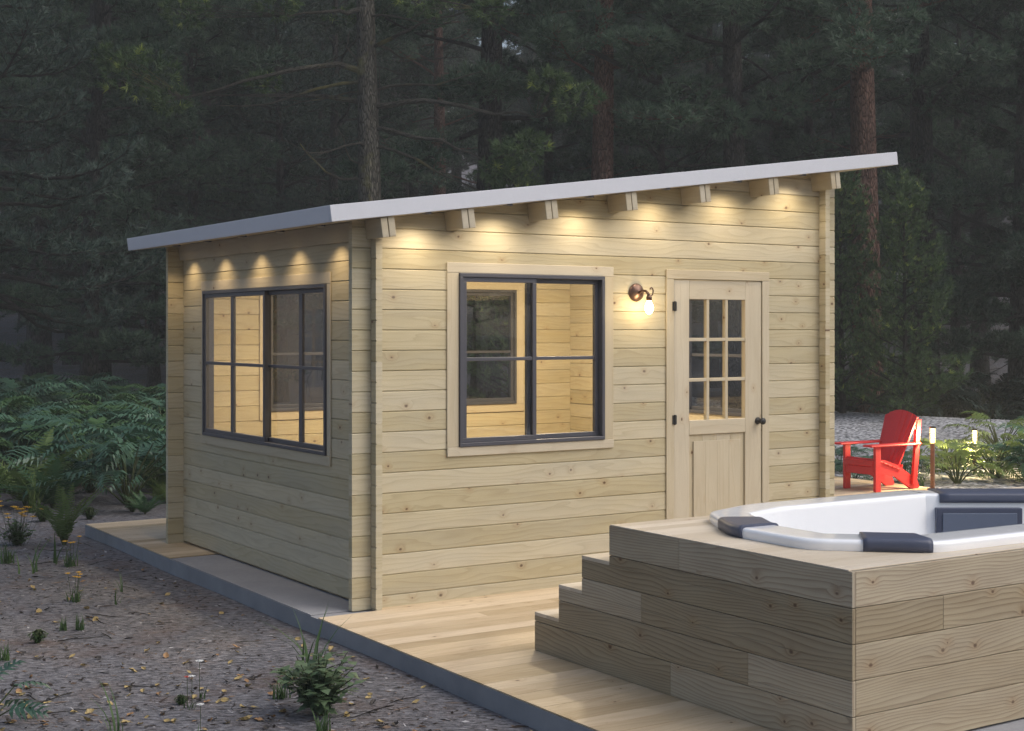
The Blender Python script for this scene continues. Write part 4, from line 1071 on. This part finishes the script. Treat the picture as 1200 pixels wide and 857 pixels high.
PSPEC = {
 'split_a': (101, 'split_leaf_plant', 'split', 24, 0.78, 'blueleaf'), 'split_b': (102, 'split_leaf_plant', 'split', 21, 0.74, 'blueleaf'), 'split_c': (103, 'split_leaf_plant', 'split', 27, 0.82, 'blueleaf'),
 'split_g': (104, 'split_leaf_plant', 'split', 22, 0.66, 'greenleaf'), 'split_n': (105, 'split_leaf_plant', 'split', 9, 0.62, 'blueleaf'),
 'split_m': (108, 'split_leaf_plant', 'split', 22, 0.74, 'midleaf'), 'clump': (126, 'tall_grass_clump', 'grass', 46, 0.85, 'fern'),
 'dark_a': (106, 'dark_leafy_plant', 'split', 22, 0.8, 'darkleaf'), 'dark_b': (107, 'dark_leafy_plant', 'herb', 60, 0.9, 'darkleaf'),
 'fern_a': (111, 'fern', 'fern', 16, 0.95, 'fern'), 'fern_b': (112, 'fern', 'fern', 14, 0.9, 'fernblue'),
 'grass_a': (121, 'grass_tuft', 'grass', 34, 0.16, 'grassblade'), 'grass_b': (122, 'tall_grass_tuft', 'grass', 13, 0.42, 'grassblade'), 'seedling': (123, 'grass_seedling', 'grass', 5, 0.24, 'grassblade'),
 'mat': (124, 'moss_cushion', 'herb', 60, 0.055, 'grassblade'),
 'herb': (131, 'leafy_shrub', 'herb', 46, 0.30, 'herb'), 'yellowflower': (141, 'yellow_flower_plant', 'grass', 30, 0.15, 'grassblade'), 'bigyellow': (142, 'yellow_flower_plant', 'herb', 40, 0.26, 'grassblade'),
 'whiteflower': (143, 'white_flower_plant', 'grass', 4, 0.12, 'grassblade'), 'redflower': (144, 'red_flower_plant', 'grass', 4, 0.1, 'grassblade'), 'feather': (145, 'feathery_herb', 'fern', 9, 0.5, 'fern'),
}
FLOW = {'yellowflower': (5, 0.22, 0.04, 0.018, 'yellow'), 'bigyellow': (20, 0.36, 0.14, 0.028, 'yellow'), 'whiteflower': (1, 0.20, 0.004, 0.019, 'white'), 'redflower': (1, 0.16, 0.004, 0.015, 'redpetal')}
prng = random.Random(3)
spots = []
def free(x, y, d):
    if any((x - a) ** 2 + (y - b) ** 2 < d * d for a, b in spots): return False
    spots.append((x, y)); return True
GL = 'leafy plants of the fern bed left of the cabin'
for px, t, key, s_, lab in ((150, 16.8, 'split_a', 1.05, 'large blue-green split-leaf plant at the front of the fern bed near the deck corner'),
        (30, 16.7, 'fern_a', 1.2, 'yellow-green fern with long arching fronds at the front left of the fern bed'),
        (62, 16.5, 'fern_b', 0.95, 'upright fern between the yellow-green fern and the large split-leaf plant'),
        (182, 18.0, 'fern_b', 1.15, 'upright dark fern close to the back corner of the cabin'),
        (195, 16.9, 'fern_a', 0.55, 'small pale fern beside the back corner of the cabin'),
        (105, 18.0, 'split_b', 1.2, 'blue-green split-leaf plant behind the large front one'), (40, 16.1, 'clump', 0.75, 'bright green grassy clump in front of the ferns near the left edge'), (186, 17.2, 'clump', 0.8, 'bright green grassy clump close to the back corner of the cabin'), (-25, 16.4, 'fern_a', 0.9, 'yellow-green fern cut off by the left edge'),
        (215, 19.0, 'split_c', 1.0, 'blue-green split-leaf plant partly behind the back corner of the cabin')):
    x, y = at(px, t); free(x, y, 0.1); plant(key, x, y, s_, prng.uniform(0, 6), lab, GL)
n = 0; tr_ = 0
while n < 66 and tr_ < 5000:
    tr_ += 1; t = prng.uniform(17.6, 33); x, y = at(prng.uniform(-90, 235), t)
    if not free(x, y, 0.72): continue
    n += 1; plant(prng.choice(['split_a', 'split_b', 'split_c', 'split_m', 'split_m', 'fern_b']), x, y, prng.uniform(0.85, 1.25), prng.uniform(0, 6), 'blue-green leafy plant massed in the deep fern bed left of the cabin', GL)
GR = 'split-leaf plants beside the gravel'
for px, t, key, s_, lab in ((1122, 18.8, 'split_g', 0.72, 'bright green split-leaf plant lit by the lamps, right of the taller lamp'), (1166, 19.4, 'split_g', 0.78, 'bright green split-leaf plant in front of the smaller lamp'),
        (1108, 20.4, 'split_g', 0.65, 'green split-leaf plant behind the taller lamp'), (1172, 21.6, 'split_g', 1.0, 'tall split-leaf plant with a raised leaf beside the smaller lamp'), (1205, 19.0, 'split_a', 0.75, 'blue-green split-leaf plant right of the lit ones'),
        (1138, 20.9, 'split_g', 0.5, 'small green split-leaf plant directly under the smaller lamp'), (1240, 19.6, 'split_c', 0.9, 'split-leaf plant cut off by the right edge'),
        (1000, 18.9, 'split_b', 0.45, 'low dark split-leaf plant behind the front of the red chair'), (1040, 19.2, 'split_a', 0.5, 'split-leaf plant behind the backrest of the red chair'), (985, 20.4, 'split_c', 0.45, 'split-leaf plant at the cabin corner behind the red chair'), (1062, 18.9, 'split_b', 0.5, 'split-leaf plant seen through the rear post of the red chair')):
    x, y = at(px, t); plant(key, x, y, s_, prng.uniform(0, 6), lab, GR, z=max(tz(x, y), gravel_h(x, y) - 0.02))
x, y = at(1081, 18.5); plant('grass_b', x, y, 0.8, 1.0, 'dark grass tuft on the gravel beside the taller lamp')
n = 0
while n < 26:
    t = prng.uniform(32, 36); px = prng.uniform(975, 1230); x, y = at(px, t)
    if not free(x, y, 0.8): continue
    n += 1; plant(prng.choice(['dark_a', 'dark_b']), x, y, prng.uniform(0.9, 1.5), prng.uniform(0, 6), 'dark leafy plant at the foot of the forest beyond the gravel', 'dark plants beyond the gravel')

GS = 'small plants on the open forest floor'
small = [
 (375, 838, 'herb', 1.2, 'bushy leafy shrub with small leaves on the open ground by the slab edge'), (366, 800, 'grass_b', 1.25, 'tall grass tuft rising behind the bushy leafy shrub'),
 (330, 818, 'grass_a', 0.9, 'short grass tuft left of the bushy leafy shrub'), (378, 866, 'grass_a', 1.0, 'grass tuft at the bottom edge below the bushy leafy shrub'),
 (94, 738, 'grass_a', 0.8, 'short dark grass tuft on the bare ground left of the slab'), (74, 739, 'grass_a', 0.65, 'small grass tuft touching the short dark one'),
 (44, 755, 'mat', 1.6, 'flat green moss cushion on the bare ground'), (6, 775, 'grass_a', 0.75, 'grass tuft at the left edge above the big leaf'),
 (88, 706, 'yellowflower', 1.05, 'yellow-flowered tuft nearest to the slab edge'), (84, 664, 'yellowflower', 1.15, 'yellow-flowered tuft below the feathery herb'), (70, 660, 'seedling', 1.6, 'tall seedling left of the feathery herb'),
 (75, 640, 'feather', 1.25, 'pale feathery herb standing before the deck corner'), (20, 640, 'bigyellow', 1.0, 'wide clump of yellow flowers at the left edge'), (8, 660, 'grass_a', 1.3, 'grass tuft in front of the wide yellow flower clump'), (34, 672, 'seedling', 1.5, 'seedling right of the wide yellow flower clump'),
 (140, 695, 'seedling', 0.8, 'lone seedling midway between the flowers and the slab'), (138, 708, 'seedling', 0.7, 'lower lone seedling left of the slab edge'),
 (131, 860, 'seedling', 1.25, 'fork-bladed seedling at the bottom edge of the bare ground'), (212, 824, 'mat', 1.0, 'small bright moss cushion beside the white flowers'),
 (234, 818, 'whiteflower', 1.15, 'taller white flower over the bright moss cushion'), (225, 829, 'whiteflower', 0.95, 'middle white flower over the bright moss cushion'), (220, 828, 'redflower', 1.0, 'single red flower beside the white flowers'), (235, 868, 'whiteflower', 0.95, 'white flower at the bottom edge'),
 (770, 872, 'grass_b', 0.55, 'thin grass tuft poking up over the deck edge at the bottom'), (716, 868, 'yellowflower', 0.7, 'small yellow flowers at the bottom edge before the deck'),
 (50, 612, 'mat', 3.0, 'low green cushion in front of the ferns'), (105, 610, 'mat', 2.4, 'low green cushion before the deck corner'), (155, 600, 'mat', 3.0, 'low green cushion behind the deck near the cabin'), (170, 603, 'fern_b', 0.4, 'small dark fern lying low behind the deck'),
]
for px, py, key, s_, lab in small:
    x, y = gz(px, py)
    if px > 700: continue
    plant(key, x, y, s_, prng.uniform(0, 6), lab, GS, z=tz(x, y))
x, y = gz(-24, 868); plant('split_n', x, y, 0.48, 0.4, 'big dark split leaf plant cut off by the bottom left corner', GS)

# ---- fallen leaves, each its own small curled leaf
def leafmesh(m, seed):
    rs = np.random.RandomState(seed); mb = MB(); L = 0.030; cu = rs.uniform(0.2, 0.6); rows_ = []
    for i in range(6):
        s = i / 5; w_ = 0.021 * math.sin(math.pi * (0.04 + 0.93 * s)) ** 0.8; x_ = (s - 0.5) * 2 * L; z_ = 0.006 + cu * L * (s - 0.4) ** 2 * 2
        rows_.append([(x_, -w_, z_ + w_ * rs.uniform(0.1, 0.9)), (x_, 0, z_), (x_, w_, z_ + w_ * rs.uniform(0.1, 0.9))])
    for a, b in zip(rows_[:-1], rows_[1:]):
        for k in (0, 1): mb.poly([a[k], b[k], b[k + 1], a[k + 1]])
    mb.tube([(-L, 0, 0.008), (-L - 0.014, 0.002, 0.003)], 0.0011, 4, False)
    o = mb.mesh('leaf', m); return o
LM = {k: [leafmesh(M[k], i + 7 * j) for i in range(3)] for j, k in enumerate(('leaf_y', 'leaf_o', 'leaf_d'))}
LL = {'leaf_y': 'yellow fallen leaf lying on the forest floor', 'leaf_o': 'orange-brown fallen leaf lying on the forest floor', 'leaf_d': 'dark curled fallen leaf lying on the forest floor'}
lr = random.Random(9); c = 0
while c < 210:
    px, py = lr.uniform(-10, 640), 607 + 260 * lr.random() ** 0.75
    x, y = gz(px, py)
    if x > edge(y) - 0.06 and y < 5.5: continue
    if y > 5.4 and px > 200: continue
    if py < 800 and py > 640 and lr.random() < 0.45: continue
    if px > 300 and lr.random() < 0.6: continue
    k = lr.choices(['leaf_y', 'leaf_o', 'leaf_d'], [5, 2.2, 2.8])[0]
    o = link('fallen_leaf', lr.choice(LM[k])); o.location = (x, y, tz(x, y) + 0.002); s_ = lr.uniform(0.45, 0.95) * (1.3 if py < 640 else 1)
    o.scale = (s_, s_, s_); o.rotation_euler = (lr.gauss(0, 0.3), lr.gauss(0, 0.3), lr.uniform(0, 6.28)); tag(o, LL[k], 'leaf', {'leaf_y': 'yellow fallen leaves', 'leaf_o': 'orange fallen leaves', 'leaf_d': 'dark fallen leaves'}[k]); c += 1
TW = []
for i in range(3):
    m = MB(); L = 0.10 + 0.04 * i; k = [0.0, 0.014, -0.008][i]
    m.tube([(-L, 0, 0.004), (-L * .3, k, 0.008), (L * .4, -k * .5, 0.006), (L, k, 0.004)], [0.0035, 0.003, 0.0025, 0.0012], 5); m.tube([(-L * .2, k * .8, 0.008), (L * .15, k + 0.03, 0.012)], [0.002, 0.001], 4)
    TW.append(m.mesh('twig', M['bark_grey' if i else 'bark_moss'], True))
c = 0
while c < 34:
    px, py = lr.uniform(0, 600), lr.uniform(640, 862); x, y = gz(px, py)
    if x > edge(y) - 0.15: continue
    o = link('twig', lr.choice(TW)); o.location = (x, y, tz(x, y) + 0.002); s_ = lr.uniform(0.5, 1.2); o.scale = (s_,) * 3; o.rotation_euler = (0, lr.gauss(0, 0.06), lr.uniform(0, 6.28))
    tag(o, 'thin bare twig lying on the open forest floor', 'twig', 'twigs on the forest floor'); c += 1
# ---- loose bark and needle litter
rs = np.random.RandomState(4); NLT = 26000
lx = rs.uniform(-7.5, -0.5, NLT); ly = -7.0 + 19 * rs.uniform(size=NLT) ** 1.35
ok = lx < -0.46 + 0.0095 * ly - 0.02
ok |= (ly > 5.45); lx, ly = lx[ok], ly[ok]
n = len(lx); a = rs.normal(-0.57, 0.7, n); ln = np.where(rs.uniform(size=n) < 0.05, rs.uniform(0.03, 0.075, n), rs.uniform(0.008, 0.038, n) * rs.uniform(0.5, 1, n)); wd = rs.uniform(0.002, 0.010, n)
lz = terrain(lx, ly) + rs.uniform(0.001, 0.006, n)
u = np.stack([np.cos(a), np.sin(a), rs.normal(0, 0.15, n)], -1) * ln[:, None]; v = np.stack([-np.sin(a), np.cos(a), rs.normal(0, 0.3, n)], -1) * wd[:, None]
P0 = np.stack([lx, ly, lz], -1); T1 = np.stack([P0 - u, P0 - v, P0 + u], 1); T2 = np.stack([P0 - u, P0 + u, P0 + v], 1)
tt = rs.uniform(0, 1, n)
def littermat():
    t = NT('litter'); r = t.attr(); cr = t.n('ValToRGB'); t.put(cr, 'Fac', r); e = cr.color_ramp.elements
    e[0].color = (0.02, 0.016, 0.014, 1); e[1].color = (0.42, 0.41, 0.42, 1); e[1].position = 1.0
    for p, cl in ((0.45, (0.06, 0.045, 0.038, 1)), (0.7, (0.19, 0.13, 0.09, 1)), (0.86, (0.25, 0.24, 0.245, 1))):
        q = e.new(p); q.color = cl
    t.bsdf(cr.outputs[0], 0.85, Specular_IOR_Level=0.1); return t.m
tag(link('forest_litter', soup('forest_litter', np.concatenate([T1, T2]), np.concatenate([tt, tt]), littermat())), kind='stuff')

# ------------------------------------------------------------------ haze
hz = MB(); hz.box(XYZ, -345, 345, -345, 345, -2.5, 75)
hm = bpy.data.materials.new('haze'); hm.use_nodes = True; hm.node_tree.nodes.clear()
ho = hm.node_tree.nodes.new('ShaderNodeOutputMaterial'); hv = hm.node_tree.nodes.new('ShaderNodeVolumePrincipled')
hv.inputs['Color'].default_value = (0.84, 0.86, 0.83, 1); hv.inputs['Density'].default_value = 0.0021
hm.node_tree.links.new(hv.outputs[0], ho.inputs['Volume'])
ho_ = hz.build('haze', hm); tag(ho_, kind='stuff')
